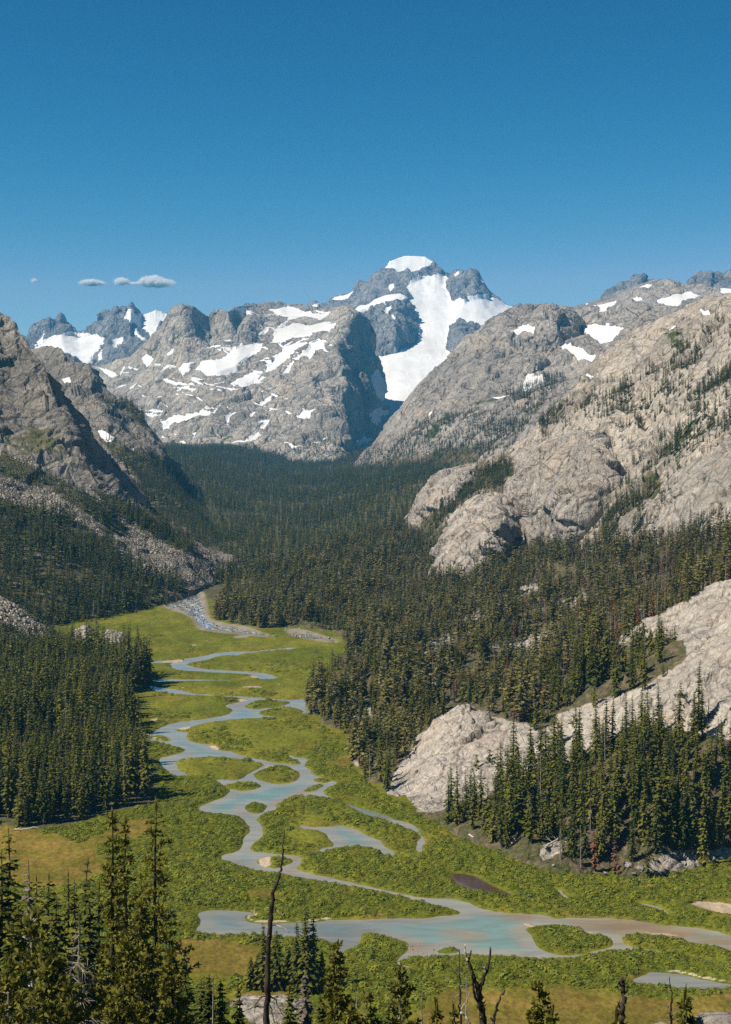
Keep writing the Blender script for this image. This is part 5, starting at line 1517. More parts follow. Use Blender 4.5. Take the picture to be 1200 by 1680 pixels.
SPR = []
for s in range(7):
    tr, cr = conifer(100 + s, 18, rnd.uniform(2.0, 2.9), 30, 7, 4, rnd.uniform(0.04, 0.14), rnd.uniform(0.15, 0.4), rnd.uniform(0.0, 0.15), top_narrow=rnd.uniform(0.85, 1.25))
    SPR.append((part_mesh(tr, 'trunk', 'bark'), part_mesh(cr, 'crown', 'spruce')))
DEAD = []
for s in range(3):
    tr, br = dead_conifer(200 + s, 18, 1.9, 26, 5, 0.12, 2)
    DEAD.append((part_mesh(tr, 'trunk', 'bark_grey'), part_mesh(br, 'branches', 'needles_grey')))
REDT = []
for s in range(3):
    tr, cr = conifer(230 + s, 18, 2.6, 24, 6, 3, 0.12, 0.3, 0.3)
    REDT.append((part_mesh(tr, 'trunk', 'bark'), part_mesh(cr, 'crown', 'needles_red')))
FAR = []
for s in range(5):
    tr, cr = conifer(300 + s, 18, rnd.uniform(2.2, 3.1), 15, 6, 2, 0.06, 0.25, 0.05, width=0.5)
    FAR.append(merged('far_spruce', [(cr, M['spruce_far']), (tr, M['bark'])]))
FARRED, FARGREY = [], []
for s in range(2):
    tr, cr = conifer(320 + s, 18, 2.6, 14, 6, 2, 0.1, 0.3, 0.25, width=0.42)
    FARRED.append(merged('far_red_conifer', [(cr, M['needles_red']), (tr, M['bark'])]))
    tr, cr = conifer(340 + s, 18, 2.0, 14, 5, 2, 0.1, 0.35, 0.35, width=0.3)
    FARGREY.append(merged('far_grey_conifer', [(cr, M['needles_grey']), (tr, M['bark_grey'])]))


def instancer(name, P, rot, scl, idx, meshes, label, cat, kind='stuff'):
    """one object that repeats a few shapes over many points"""
    me = bpy.data.meshes.new(name)
    me.vertices.add(len(P))
    me.vertices.foreach_set('co', np.asarray(P, np.float32).ravel())
    for nm, tp, v in (('rot', 'FLOAT_VECTOR', rot), ('scl', 'FLOAT_VECTOR', scl)):
        a = me.attributes.new(nm, tp, 'POINT')
        a.data.foreach_set('vector', np.asarray(v, np.float32).ravel())
    a = me.attributes.new('idx', 'INT', 'POINT')
    a.data.foreach_set('value', np.asarray(idx, np.int32))
    o = link(bpy.data.objects.new(name, me))
    nt = bpy.data.node_groups.new(name, 'GeometryNodeTree')
    nt.interface.new_socket('Geometry', in_out='INPUT', socket_type='NodeSocketGeometry')
    nt.interface.new_socket('Geometry', in_out='OUTPUT', socket_type='NodeSocketGeometry')
    gi, go = nt.nodes.new('NodeGroupInput'), nt.nodes.new('NodeGroupOutput')
    join = nt.nodes.new('GeometryNodeJoinGeometry')
    def named(nm, tp):
        n = nt.nodes.new('GeometryNodeInputNamedAttribute')
        n.data_type = tp
        n.inputs['Name'].default_value = nm
        return n.outputs[0]
    ra, sa, ia = named('rot', 'FLOAT_VECTOR'), named('scl', 'FLOAT_VECTOR'), named('idx', 'INT')
    for k, m in enumerate(meshes):
        src = bpy.data.objects.new(m.name + '_shape', m)
        oi = nt.nodes.new('GeometryNodeObjectInfo')
        oi.inputs['Object'].default_value = src
        oi.inputs['As Instance'].default_value = True
        cmp = nt.nodes.new('FunctionNodeCompare')
        cmp.data_type = 'INT'; cmp.operation = 'EQUAL'
        nt.links.new(ia, cmp.inputs[2])
        cmp.inputs[3].default_value = k
        ip = nt.nodes.new('GeometryNodeInstanceOnPoints')
        nt.links.new(gi.outputs[0], ip.inputs['Points'])
        nt.links.new(cmp.outputs[0], ip.inputs['Selection'])
        nt.links.new(oi.outputs['Geometry'], ip.inputs['Instance'])
        er = nt.nodes.new('FunctionNodeEulerToRotation')
        nt.links.new(ra, er.inputs[0])
        nt.links.new(er.outputs[0], ip.inputs['Rotation'])
        nt.links.new(sa, ip.inputs['Scale'])
        nt.links.new(ip.outputs[0], join.inputs[0])
    nt.links.new(join.outputs[0], go.inputs[0])
    md = o.modifiers.new('scatter', 'NODES')
    md.node_group = nt
    tag(o, label, cat, None, kind)
    return o


tick('prototypes')
# the largest in the picture are trees of their own, the others make up the forest
tpx, tpb = proj(TREES[:, :3])
hpx = TREES[:, 3] / TREES[:, 1] * F
vis = (tpx > -10) & (tpx < 1210) & (tpb - hpx < 1680) & (tpb > 300)


def ordinal(n):
    return '%d%s' % (n, 'th' if 10 <= n % 100 <= 20 else {1: 'st', 2: 'nd', 3: 'rd'}.get(n % 10, 'th'))


score = np.where(vis, hpx, 0)
living = (TREES[:, 4] == 0)
big = np.zeros(len(TREES), bool)
big[np.argsort(-np.where(living, score, 0))[:235]] = True
big[np.argsort(-np.where((TREES[:, 4] == 1) | (TREES[:, 4] == 2), score, 0))[:40]] = True


def place(meshes, names, root_name, loc, rz, s, label, cat, group):
    e = empty(root_name, loc, rz, s)
    tag(e, label, cat, group)
    for nm, me in zip(names, meshes):
        c = link(bpy.data.objects.new(nm, me), e)
        if nm in ('branches', 'stems', 'crown'): c['kind'] = 'stuff'
    return e


sel = np.where(big)[0]
left = [i for i in sel if tpx[i] < 420]
right = [i for i in sel if tpx[i] >= 420]
for side, ids in (('left', left), ('right', right)):
    for kind in (0, 1, 2):
        kk = sorted([i for i in ids if int(TREES[i, 4]) == kind], key=lambda i: tpx[i])
        for n, i in enumerate(kk):
            h = TREES[i, 3]
            size = 'tall' if h > 19 else 'middling' if h > 14 else 'short'
            where = 'left meadow-edge stand' if side == 'left' else 'right-hand hillside stand'
            look = ('dark green spruce', 'rusty dying spruce', 'grey dead spruce')[kind]
            lab = f"{size} {look}, {ordinal(n + 1)} such from the left in the {where}"
            src = (SPR, REDT, DEAD)[kind]
            tm = src[int(rng.integers(len(src)))]
            s = h / 18.0
            wob = rng.uniform(0.85, 1.15)
            place(tm, ('trunk', 'branches' if kind == 2 else 'crown'), ('spruce_tree', 'dying_spruce', 'dead_spruce')[kind], TREES[i, :3], rng.uniform(0, 6.28), (s * wob, s * wob, s), lab, 'tree',
                  ('spruces of the ' + ('left stand' if side == 'left' else 'right stand')) if kind == 0 else ('dead trees of the ' + side + ' stand'))

rest = np.where(~big)[0]
T = TREES[rest]
near_t = (T[:, 1] < 750)
meshes = []
# middle-distance shapes reuse the detailed crowns as one mesh each
MIDS = []
for s in range(5):
    tr, cr = conifer(400 + s, 18, rnd.uniform(2.1, 3.0), 24, 6, 3, rnd.uniform(0.05, 0.12), rnd.uniform(0.15, 0.35), 0.08)
    MIDS.append(merged('mid_spruce', [(cr, M['spruce']), (tr, M['bark'])]))
GREYM = []
for s in range(2):
    tr, br = dead_conifer(420 + s, 18, 1.9, 20, 5, 0.12, 1)
    GREYM.append(merged('mid_grey_conifer', [(br, M['needles_grey']), (tr, M['bark_grey'])]))
PINES = []
for s_ in range(4):
    tr, cr = conifer(450 + s_, 18, rnd.uniform(3.4, 4.4), 17, 6, 3, rnd.uniform(0.16, 0.3), 0.0, 0.22, width=0.7, top_narrow=0.6, tilt=-0.25)
    PINES.append(merged('mid_pine', [(cr, M['pine_far']), (tr, M['bark'])]))
protos = MIDS + FAR + FARRED + FARGREY + GREYM + PINES
o_far, o_red, o_grey, o_gm, o_pine = 5, 10, 12, 14, 16
g = np.random.default_rng(77)
idx = np.where(T[:, 4] == 0, np.where(near_t, g.integers(0, 5, len(T)), o_far + g.integers(0, 5, len(T))),
               np.where(T[:, 4] == 1, o_red + g.integers(0, 2, len(T)), np.where(T[:, 4] == 3, o_pine + g.integers(0, 4, len(T)), np.where(near_t, o_gm, o_grey) + g.integers(0, 2, len(T)))))
sc_ = T[:, 3] / 18.0
wob = g.uniform(0.85, 1.2, len(T))
instancer('conifer_forest', T[:, :3], np.stack([g.normal(0, 0.02, len(T)), g.normal(0, 0.02, len(T)), g.uniform(0, 6.28, len(T))], 1), np.stack([sc_ * wob, sc_ * wob, sc_], 1), idx, protos,
          'dense dark green conifer forest covering the valley sides, some trees dead', 'forest')
tick('forest')

# ------------------------------------------------------------------ foreground trees on the slope below the camera
def ground_z(x, d):
    return float(floor_height(np.array([x], float), np.array([d], float))[0])


NEARLAB = set()


def near_tree(px, py, d, make, mats, label, name='spruce_tree', group='trees on the near slope', seed=0, **kw):
    """a tree whose tip stands at this place of the photograph, rooted on the slope d metres away"""
    tip = at(px, py, d)
    gz_ = ground_z(tip[0], d)
    h = tip[2] - gz_
    res = make(seed, h=h, **kw)
    e = empty(name, (tip[0], d, gz_))
    assert label not in NEARLAB, label
    NEARLAB.add(label)
    tag(e, label, 'tree', group)
    names = {2: ('trunk', 'crown'), 3: ('trunk', 'crown', 'limbs')}[len(res)]
    if make is dead_conifer: names = ('trunk', 'branches')
    for nm, mb, mt in zip(names, res, mats):
        c = link(bpy.data.objects.new(nm, part_mesh(mb, nm, mt)), e)
        if nm != 'trunk': c['kind'] = 'stuff'
    return e


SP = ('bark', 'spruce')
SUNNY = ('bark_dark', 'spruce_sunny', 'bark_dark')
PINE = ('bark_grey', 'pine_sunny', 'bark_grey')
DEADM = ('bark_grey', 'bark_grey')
k = dict(whorls=34, per=7, sprays=5, droop=0.3)
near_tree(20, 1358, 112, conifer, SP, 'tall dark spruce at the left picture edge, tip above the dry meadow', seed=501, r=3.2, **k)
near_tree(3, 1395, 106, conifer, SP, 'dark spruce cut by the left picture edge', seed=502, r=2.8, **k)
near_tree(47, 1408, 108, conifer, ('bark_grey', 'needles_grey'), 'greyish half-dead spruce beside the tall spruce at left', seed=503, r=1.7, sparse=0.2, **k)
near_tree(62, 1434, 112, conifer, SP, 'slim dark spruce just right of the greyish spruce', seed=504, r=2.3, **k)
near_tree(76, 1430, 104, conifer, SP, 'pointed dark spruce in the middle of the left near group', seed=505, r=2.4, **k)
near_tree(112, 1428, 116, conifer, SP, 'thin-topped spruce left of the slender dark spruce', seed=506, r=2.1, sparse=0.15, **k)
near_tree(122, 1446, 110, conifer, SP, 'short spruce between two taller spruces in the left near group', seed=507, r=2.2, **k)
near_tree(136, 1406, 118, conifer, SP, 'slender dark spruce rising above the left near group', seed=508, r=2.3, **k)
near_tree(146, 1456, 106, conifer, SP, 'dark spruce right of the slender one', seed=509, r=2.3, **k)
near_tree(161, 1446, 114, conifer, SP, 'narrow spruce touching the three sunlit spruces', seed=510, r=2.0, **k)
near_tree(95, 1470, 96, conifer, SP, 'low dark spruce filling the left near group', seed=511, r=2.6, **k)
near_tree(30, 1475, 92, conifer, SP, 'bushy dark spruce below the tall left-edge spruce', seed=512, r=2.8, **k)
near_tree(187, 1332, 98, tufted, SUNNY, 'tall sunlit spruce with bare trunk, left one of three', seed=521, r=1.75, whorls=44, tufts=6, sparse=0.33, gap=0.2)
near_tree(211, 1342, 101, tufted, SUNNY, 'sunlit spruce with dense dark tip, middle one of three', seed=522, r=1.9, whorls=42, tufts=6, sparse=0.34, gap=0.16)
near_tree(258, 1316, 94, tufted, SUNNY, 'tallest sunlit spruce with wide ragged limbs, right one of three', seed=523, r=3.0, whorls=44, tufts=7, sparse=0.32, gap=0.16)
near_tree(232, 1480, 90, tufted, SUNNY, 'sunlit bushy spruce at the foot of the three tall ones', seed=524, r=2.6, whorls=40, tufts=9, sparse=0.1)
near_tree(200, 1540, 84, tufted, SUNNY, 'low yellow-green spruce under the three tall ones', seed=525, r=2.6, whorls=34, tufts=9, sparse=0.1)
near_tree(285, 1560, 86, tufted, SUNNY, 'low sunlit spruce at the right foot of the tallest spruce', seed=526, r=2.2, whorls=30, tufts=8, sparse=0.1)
near_tree(305, 1560, 128, conifer, SP, 'small dark spruce beside the dry grass patch', seed=527, r=1.9, **k)
near_tree(330, 1610, 120, conifer, SP, 'low dark spruce near the bottom left of the snag', seed=528, r=1.9, **k)
near_tree(138, 1494, 78, dead_conifer, DEADM, 'grey dead spruce with drooping bare twigs at lower left', name='dead_spruce', seed=530, r=2.0, whorls=34, per=6, twig=3)
near_tree(52, 1504, 66, tufted, ('bark_white', 'pine_sunny', 'bark_white'), 'sunlit pine with whitened bare trunk at lower left', name='pine_tree', seed=531, r=2.2, whorls=24, tufts=8, sparse=0.2, rise=0.5, sharp=0.45)
near_tree(84, 1560, 64, tufted, PINE, 'yellow-green pine right of the white-trunked pine', name='pine_tree', seed=532, r=1.9, whorls=20, tufts=9, sparse=0.15, rise=0.5, sharp=0.45)
near_tree(14, 1585, 60, tufted, PINE, 'yellow-green pine in the bottom left corner', name='pine_tree', seed=533, r=1.8, whorls=18, tufts=9, sparse=0.1, rise=0.5, sharp=0.4)
near_tree(112, 1610, 62, tufted, PINE, 'low pine below the grey dead spruce', name='pine_tree', seed=534, r=1.5, whorls=16, tufts=8, sparse=0.1, rise=0.5, sharp=0.4)
near_tree(345, 1598, 100, conifer, SP, 'small pale-tipped spruce left of the rock ledge', seed=535, r=1.4, **k)
near_tree(362, 1608, 96, conifer, SP, 'smaller spruce standing before the rock ledge', seed=536, r=1.3, **k)
near_tree(386, 1618, 98, conifer, SP, 'thin spruce at the left end of the rock ledge', seed=537, r=1.2, **k)
near_tree(346, 1600, 84, dead_conifer, DEADM, 'thin grey dead stem among the small spruces', name='dead_spruce', seed=538, r=0.5, whorls=14, per=3, twig=0)
near_tree(475, 1608, 96, conifer, SP, 'slim spruce right of the black snag', seed=539, r=1.2, **k)
near_tree(500, 1594, 100, conifer, ('bark_grey', 'needles_grey'), 'grey-green spruce below the dark meadow spruces', seed=540, r=1.5, **k)
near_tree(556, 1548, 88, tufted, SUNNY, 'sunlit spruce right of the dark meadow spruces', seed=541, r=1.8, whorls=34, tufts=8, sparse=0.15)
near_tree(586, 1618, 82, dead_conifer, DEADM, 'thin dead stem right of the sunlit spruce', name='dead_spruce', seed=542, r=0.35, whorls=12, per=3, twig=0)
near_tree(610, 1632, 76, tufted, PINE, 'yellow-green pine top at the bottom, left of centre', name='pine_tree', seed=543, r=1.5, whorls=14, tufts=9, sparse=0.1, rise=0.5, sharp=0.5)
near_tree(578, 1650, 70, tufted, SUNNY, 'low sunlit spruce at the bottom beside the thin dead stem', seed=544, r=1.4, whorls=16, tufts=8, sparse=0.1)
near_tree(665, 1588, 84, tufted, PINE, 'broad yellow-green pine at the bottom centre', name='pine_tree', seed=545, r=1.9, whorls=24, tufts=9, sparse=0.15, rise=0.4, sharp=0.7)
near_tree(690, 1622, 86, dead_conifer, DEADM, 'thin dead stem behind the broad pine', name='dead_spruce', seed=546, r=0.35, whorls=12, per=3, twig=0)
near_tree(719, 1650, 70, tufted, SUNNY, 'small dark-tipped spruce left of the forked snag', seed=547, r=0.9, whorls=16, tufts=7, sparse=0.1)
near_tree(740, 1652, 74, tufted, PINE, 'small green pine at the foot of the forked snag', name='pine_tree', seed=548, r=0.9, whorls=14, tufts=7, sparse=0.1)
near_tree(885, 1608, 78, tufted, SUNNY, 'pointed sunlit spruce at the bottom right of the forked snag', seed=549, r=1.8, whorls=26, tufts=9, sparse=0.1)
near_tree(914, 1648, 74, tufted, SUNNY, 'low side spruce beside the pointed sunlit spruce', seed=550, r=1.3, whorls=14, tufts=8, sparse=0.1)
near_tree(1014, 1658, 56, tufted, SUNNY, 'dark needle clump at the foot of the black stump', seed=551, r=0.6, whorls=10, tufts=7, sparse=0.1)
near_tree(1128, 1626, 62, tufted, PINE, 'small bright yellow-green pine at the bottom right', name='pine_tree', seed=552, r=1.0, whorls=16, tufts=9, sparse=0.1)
near_tree(640, 1660, 72, conifer, SP, 'low dark spruce under the broad pine', seed=553, r=1.4, **k)
near_tree(530, 1630, 92, conifer, SP, 'small spruce between grey-green and sunlit spruces', seed=554, r=1.2, **k)


def meadow_tree(px, top, base, label, seed, r):
    b = on_floor(px, base)
    d_ = b[1]
    h = (base - top) / F * d_
    tr, cr = conifer(seed, h, r, 34, 8, 5, 0.03, 0.3, 0.05)
    e = empty('spruce_tree', (b[0], d_, ground_z(b[0], d_) - 0.2))
    tag(e, label, 'tree', 'spruces on the near meadow edge')
    link(bpy.data.objects.new('trunk', part_mesh(tr, 'trunk', 'bark')), e)
    c = link(bpy.data.objects.new('crown', part_mesh(cr, 'crown', 'spruce')), e)
    c['kind'] = 'stuff'


for px_, t_, b_, l_, sd_, r_ in ((411, 1566, 1624, 'small dark spruce at the left end of the meadow clump behind the snag', 601, 1.9), (424, 1560, 1622, 'second small dark spruce of the clump behind the snag', 602, 2.0), (433, 1512, 1626, 'tall spruce hidden behind the black snag', 603, 2.3),
                             (456, 1524, 1625, 'dark spruce just right of the black snag', 604, 2.6), (474, 1556, 1622, 'short spruce in the gap of the meadow clump', 605, 2.0), (487, 1512, 1628, 'second tallest spruce of the meadow clump', 606, 2.5), (502, 1488, 1630, 'tallest dark spruce of the meadow clump', 607, 3.1), (514, 1497, 1628, 'dark spruce joined to the right side of the tallest', 608, 2.6), (528, 1560, 1626, 'short dark spruce at the right end of the clump', 609, 2.0)):
    meadow_tree(px_, t_, b_, l_, sd_, r_)
tick('near trees')

# ------------------------------------------------------------------ snags: trunk and each limb a part of its own
def crooked(pts, d_, r0, r1, n=5, wob=0.02, seed=0):
    g = np.random.default_rng(seed)
    P = np.array([at(*p, d_) for p in pts])
    t = np.linspace(0, len(P) - 1, (len(P) - 1) * n + 1)
    Q = np.stack([np.interp(t, np.arange(len(P)), P[:, k]) for k in range(3)], 1)
    Q += g.normal(0, wob, Q.shape)
    Q[:, 1] += np.cumsum(g.normal(0, wob * 1.2, len(Q)))
    return Q, np.linspace(r0, r1, len(Q)) * g.uniform(0.88, 1.12, len(Q))


def snag(trunk, d_, r0, r1, limbs, label, bark='bark_dark', name='dead_snag'):
    Q, R = crooked(trunk, d_, r0, r1, seed=int(trunk[0][0]))
    foot = Q[0].copy()
    zg = ground_z(foot[0], foot[1])
    Q = np.concatenate([[[foot[0], foot[1], zg - 0.3]], Q]); R = np.concatenate([[r0 * 1.3], R])
    root = Vector((float(foot[0]), float(foot[1]), float(zg)))
    e = empty(name, root)
    tag(e, label, 'dead tree', 'dead snags on the near slope')
    def part(nm, Q, R, mat, n=8):
        mb = MB()
        mb.tube(Q - np.array(root), R, n)
        return link(bpy.data.objects.new(nm, mb.mesh(nm, [M[mat]], True)), e)
    part('trunk', Q, R, bark, 9)
    gs = np.random.default_rng(int(trunk[0][0]))
    for _ in range(int(len(trunk) * 1.6)):                # short broken stubs
        i = int(gs.integers(3, len(Q) - 1))
        v = gs.normal(0, 1, 3) * [1, 0.6, 0.35] + [0, 0, 0.15]
        v = v / np.linalg.norm(v) * gs.uniform(0.12, 0.34)
        part('branch', np.array([Q[i], Q[i] + v * 0.6, Q[i] + v + gs.normal(0, 0.03, 3)]), [R[i] * 0.32, R[i] * 0.22, R[i] * 0.1], 'bark_grey' if gs.random() < 0.4 else bark, 5)
    for i, (pts, a, b, mat) in enumerate(limbs):
        q, rr = crooked(pts, d_, a, b, 4, 0.012, seed=i + 7)
        part('branch', q, rr, mat, 6)
    return e


snag([(437, 1690), (438, 1640), (440, 1590), (443, 1520), (446, 1485), (450, 1462), (456, 1444), (461, 1428), (465, 1395), (467, 1362)], 60, 0.145, 0.018, [
    ([(448, 1489), (456, 1494), (463, 1501)], 0.03, 0.012, 'bark_white'), ([(445, 1517), (458, 1519), (468, 1523), (474, 1529)], 0.03, 0.01, 'bark_white'), ([(453, 1450), (459, 1451), (464, 1452)], 0.025, 0.01, 'bark_grey'), ([(443, 1524), (437, 1521), (432, 1517)], 0.025, 0.01, 'bark_white'),
    ([(440, 1633), (427, 1637), (420, 1648), (417, 1662)], 0.035, 0.012, 'bark_dark'), ([(442, 1634), (452, 1640), (455, 1648), (464, 1665)], 0.04, 0.014, 'bark_grey'), ([(439, 1652), (422, 1651), (412, 1654), (401, 1659)], 0.035, 0.012, 'bark_dark'), ([(440, 1646), (446, 1656), (448, 1668), (451, 1680)], 0.035, 0.014, 'bark_white'),
    ([(441, 1618), (436, 1616), (433, 1618)], 0.025, 0.012, 'bark_white'), ([(439, 1570), (435, 1568), (433, 1569)], 0.025, 0.012, 'bark_grey')],
    'tall black burnt snag with crooked tip and white side twigs')
snag([(798, 1700), (793, 1680), (789, 1655), (787, 1638), (786, 1624)], 45, 0.12, 0.095, [
    ([(786, 1630), (783, 1616), (777, 1601), (773, 1587), (768, 1573)], 0.085, 0.05, 'bark_dark'), ([(768, 1574), (764, 1566), (763, 1556), (763, 1546)], 0.04, 0.016, 'bark_white'), ([(769, 1574), (772, 1567), (773, 1558)], 0.04, 0.02, 'bark_dark'),
    ([(788, 1650), (781, 1637), (777, 1622), (775, 1604), (773, 1590)], 0.05, 0.03, 'bark_dark'), ([(786, 1628), (791, 1614), (796, 1600), (801, 1588), (804, 1573), (805, 1555)], 0.075, 0.026, 'bark_dark'), ([(797, 1597), (796, 1590), (795, 1586)], 0.035, 0.02, 'bark_grey'),
    ([(783, 1636), (782, 1622), (783, 1612)], 0.025, 0.012, 'bark_white')], 'forked dark snag with two raised arms at the bottom centre')
snag([(808, 1700), (812, 1675), (815, 1660), (818, 1646), (824, 1636), (831, 1628)], 46, 0.055, 0.02, [([(811, 1678), (806, 1670), (804, 1664)], 0.04, 0.022, 'bark_grey')], 'low curved dead branch right of the forked snag')
snag([(757, 1700), (756, 1660), (755, 1620), (755, 1590), (754, 1563)], 47, 0.045, 0.016, [([(757, 1656), (763, 1647), (767, 1640), (770, 1630)], 0.03, 0.012, 'bark_grey'), ([(757, 1660), (764, 1668), (772, 1679)], 0.05, 0.03, 'bark_white'), ([(755, 1650), (748, 1645), (744, 1640)], 0.018, 0.008, 'bark_grey'),
    ([(754, 1632), (747, 1636), (743, 1634)], 0.015, 0.006, 'bark_grey'), ([(755, 1618), (760, 1616), (765, 1618)], 0.015, 0.006, 'bark_grey')], 'thin spiky dead stem left of the forked snag')
snag([(766, 1700), (766, 1650), (765, 1600)], 50, 0.03, 0.012, [([(766, 1640), (770, 1632), (771, 1628)], 0.012, 0.006, 'bark_grey'), ([(766, 1625), (761, 1620)], 0.012, 0.006, 'bark_grey')], 'hair-thin grey stem between the thin stem and the fork', 'bark_grey')
snag([(1020, 1710), (1020, 1680), (1022, 1655), (1023, 1632), (1021, 1616), (1020, 1604)], 42, 0.085, 0.055, [([(1023, 1630), (1027, 1626), (1030, 1623)], 0.04, 0.03, 'bark_dark'), ([(1020, 1655), (1016, 1650), (1013, 1643)], 0.025, 0.012, 'bark_dark'), ([(1019, 1618), (1016, 1612), (1015, 1610)], 0.03, 0.025, 'bark_dark')],
     'broken black stump standing before the right pond')
snag([(1103, 1705), (1102, 1680), (1100, 1665), (1102, 1640), (1100, 1620), (1099, 1601)], 48, 0.05, 0.012, [([(1101, 1668), (1107, 1662), (1111, 1656)], 0.025, 0.01, 'bark_grey'), ([(1101, 1655), (1094, 1650), (1088, 1651)], 0.02, 0.008, 'bark_grey'), ([(1101, 1672), (1108, 1672)], 0.02, 0.01, 'bark_white')],
     'slim bent dead stem before the pond at the bottom right')

# ------------------------------------------------------------------ boulders, logs
def ico(sub=2):
    t = (1 + 5 ** 0.5) / 2
    V = [(-1, t, 0), (1, t, 0), (-1, -t, 0), (1, -t, 0), (0, -1, t), (0, 1, t), (0, -1, -t), (0, 1, -t), (t, 0, -1), (t, 0, 1), (-t, 0, -1), (-t, 0, 1)]
    Fa = [(0, 11, 5), (0, 5, 1), (0, 1, 7), (0, 7, 10), (0, 10, 11), (1, 5, 9), (5, 11, 4), (11, 10, 2), (10, 7, 6), (7, 1, 8), (3, 9, 4), (3, 4, 2), (3, 2, 6), (3, 6, 8), (3, 8, 9), (4, 9, 5), (2, 4, 11), (6, 2, 10), (8, 6, 7), (9, 8, 1)]
    V = [np.array(v, float) / np.linalg.norm(v) for v in V]
    for _ in range(sub):
        mem, NF = {}, []
        def mid(a, b):
            key = (min(a, b), max(a, b))
            if key not in mem:
                m = V[a] + V[b]; V.append(m / np.linalg.norm(m)); mem[key] = len(V) - 1
            return mem[key]
        for a, b, c in Fa:
            x, y, z = mid(a, b), mid(b, c), mid(c, a)
            NF += [(a, x, z), (b, y, x), (c, z, y), (x, y, z)]
        Fa = NF
    return np.array(V), np.array(Fa)


def boulder_mesh(seed, sub=2, mat='boulder'):
    V, Fa = ico(sub)
    g = np.random.default_rng(seed)
    for _ in range(11):                                   # knock flat faces off a ball
        n = g.normal(size=3); n /= np.linalg.norm(n)
        k = g.uniform(0.5, 0.85)
        d_ = V @ n
        V = V - np.outer(np.maximum(d_ - k, 0), n)
    V = V * (1 + 0.10 * fbm(V * 1.7 + seed, 3)[:, None])
    V = V * np.array([1.0, g.uniform(0.65, 0.95), g.uniform(0.55, 0.8)])
    return np_mesh('boulder', V, Fa, [M[mat]], False)


M['boulder'] = rock_material('boulder', (0.45, 0.40, 0.34), (0.25, 0.22, 0.19), 0.8, 0.3)
BLD = [boulder_mesh(s) for s in range(6)]
BSM = [boulder_mesh(40 + s, 1) for s in range(4)]
bl_used = {}


def boulder(loc, size, label, cat='boulder', group='loose boulders', squash=1.0):
    o = bpy.data.objects.new('boulder', BLD[int(rng.integers(6))])
    o.location = loc
    o.scale = (size, size, size * squash)
    o.rotation_euler = (rng.uniform(-0.25, 0.25), rng.uniform(-0.25, 0.25), rng.uniform(0, 6.28))
    n = bl_used.get(label, 0); bl_used[label] = n + 1
    return tag(link(o), label, cat, group)


def surface(grid, px, py):
    """nearest point of a landform grid to this place of the photograph"""
    gx_, gy_ = proj(grid)
    i = np.argmin((gx_ - px) ** 2 + (gy_ - py) ** 2 + 0 * gx_)
    return grid.reshape(-1, 3)[i]


for px_, py_, s_, q_, l_ in ((1178, 1676, 1.6, 0.6, 'flat pale boulder in the bottom right corner'), (1148, 1682, 1.0, 0.7, 'grey boulder left of the flat corner boulder'), (1085, 1686, 1.0, 0.7, 'grey boulder at the foot of the slim bent stem')):
    dd = 120.0 if False else 62.0
    p = at(px_, py_, dd)
    zg = ground_z(p[0], dd)
    lo = p.copy()
    boulder((lo[0], lo[1], lo[2] - s_ * 0.35), s_, l_)
    # the ground reaches up to it: a low rock ledge below
mound('rock_ledge', [(368, 1656), (378, 1648), (400, 1640), (440, 1638), (480, 1639), (505, 1645), (520, 1656)], [(365, 1668), (400, 1700), (440, 1705), (480, 1705), (522, 1668)], 300, 288, 3, 120, 50, M['granite_near'], amp=1.2, wl=9, octs=5, block=0.5, block_size=3, back=(8, 0.3), seed=3.3, foot=3, soil_all=0.42)
mound('rock_outcrop', [(112, 1056), (118, 1042), (128, 1034), (142, 1026), (150, 1028), (158, 1040), (164, 1056)], [(112, 1059), (125, 1061), (140, 1061), (155, 1060), (165, 1058)], 842, 826, 8, 80, 40, M['granite_near'], amp=2.4, wl=14, octs=5, block=1.8, block_size=5, back=(14, 0.3), seed=6.3, foot=3)
mound('rock_outcrop', [(164, 1056), (170, 1042), (180, 1036), (196, 1036), (206, 1040), (212, 1056)], [(164, 1060), (180, 1061), (200, 1061), (213, 1058)], 845, 830, 8, 80, 40, M['granite_near'], amp=2.4, wl=14, octs=5, block=1.8, block_size=5, back=(14, 0.3), seed=7.9, foot=3)
landform('boulder_slope', [
    [(-160, 930, 830), (-150, 980, 800), (-140, 1080, 760)], [(-60, 955, 835), (-50, 1000, 810), (-40, 1080, 770)], [(0, 976, 840), (8, 1015, 815), (15, 1075, 780)], [(40, 1000, 842), (44, 1030, 820), (46, 1072, 790)], [(75, 1022, 843), (76, 1042, 828), (76, 1068, 800)], [(108, 1048, 842), (108, 1055, 835), (106, 1066, 815)]],
    150, 60, M['talus_near'], amp=2.0, wl=22, octs=4, block=1.6, block_size=4.5, back=(30, 0.4), foot=12, smooth_u=4, seed=2.2)

ROCKS = []
gl = np.random.default_rng(5)
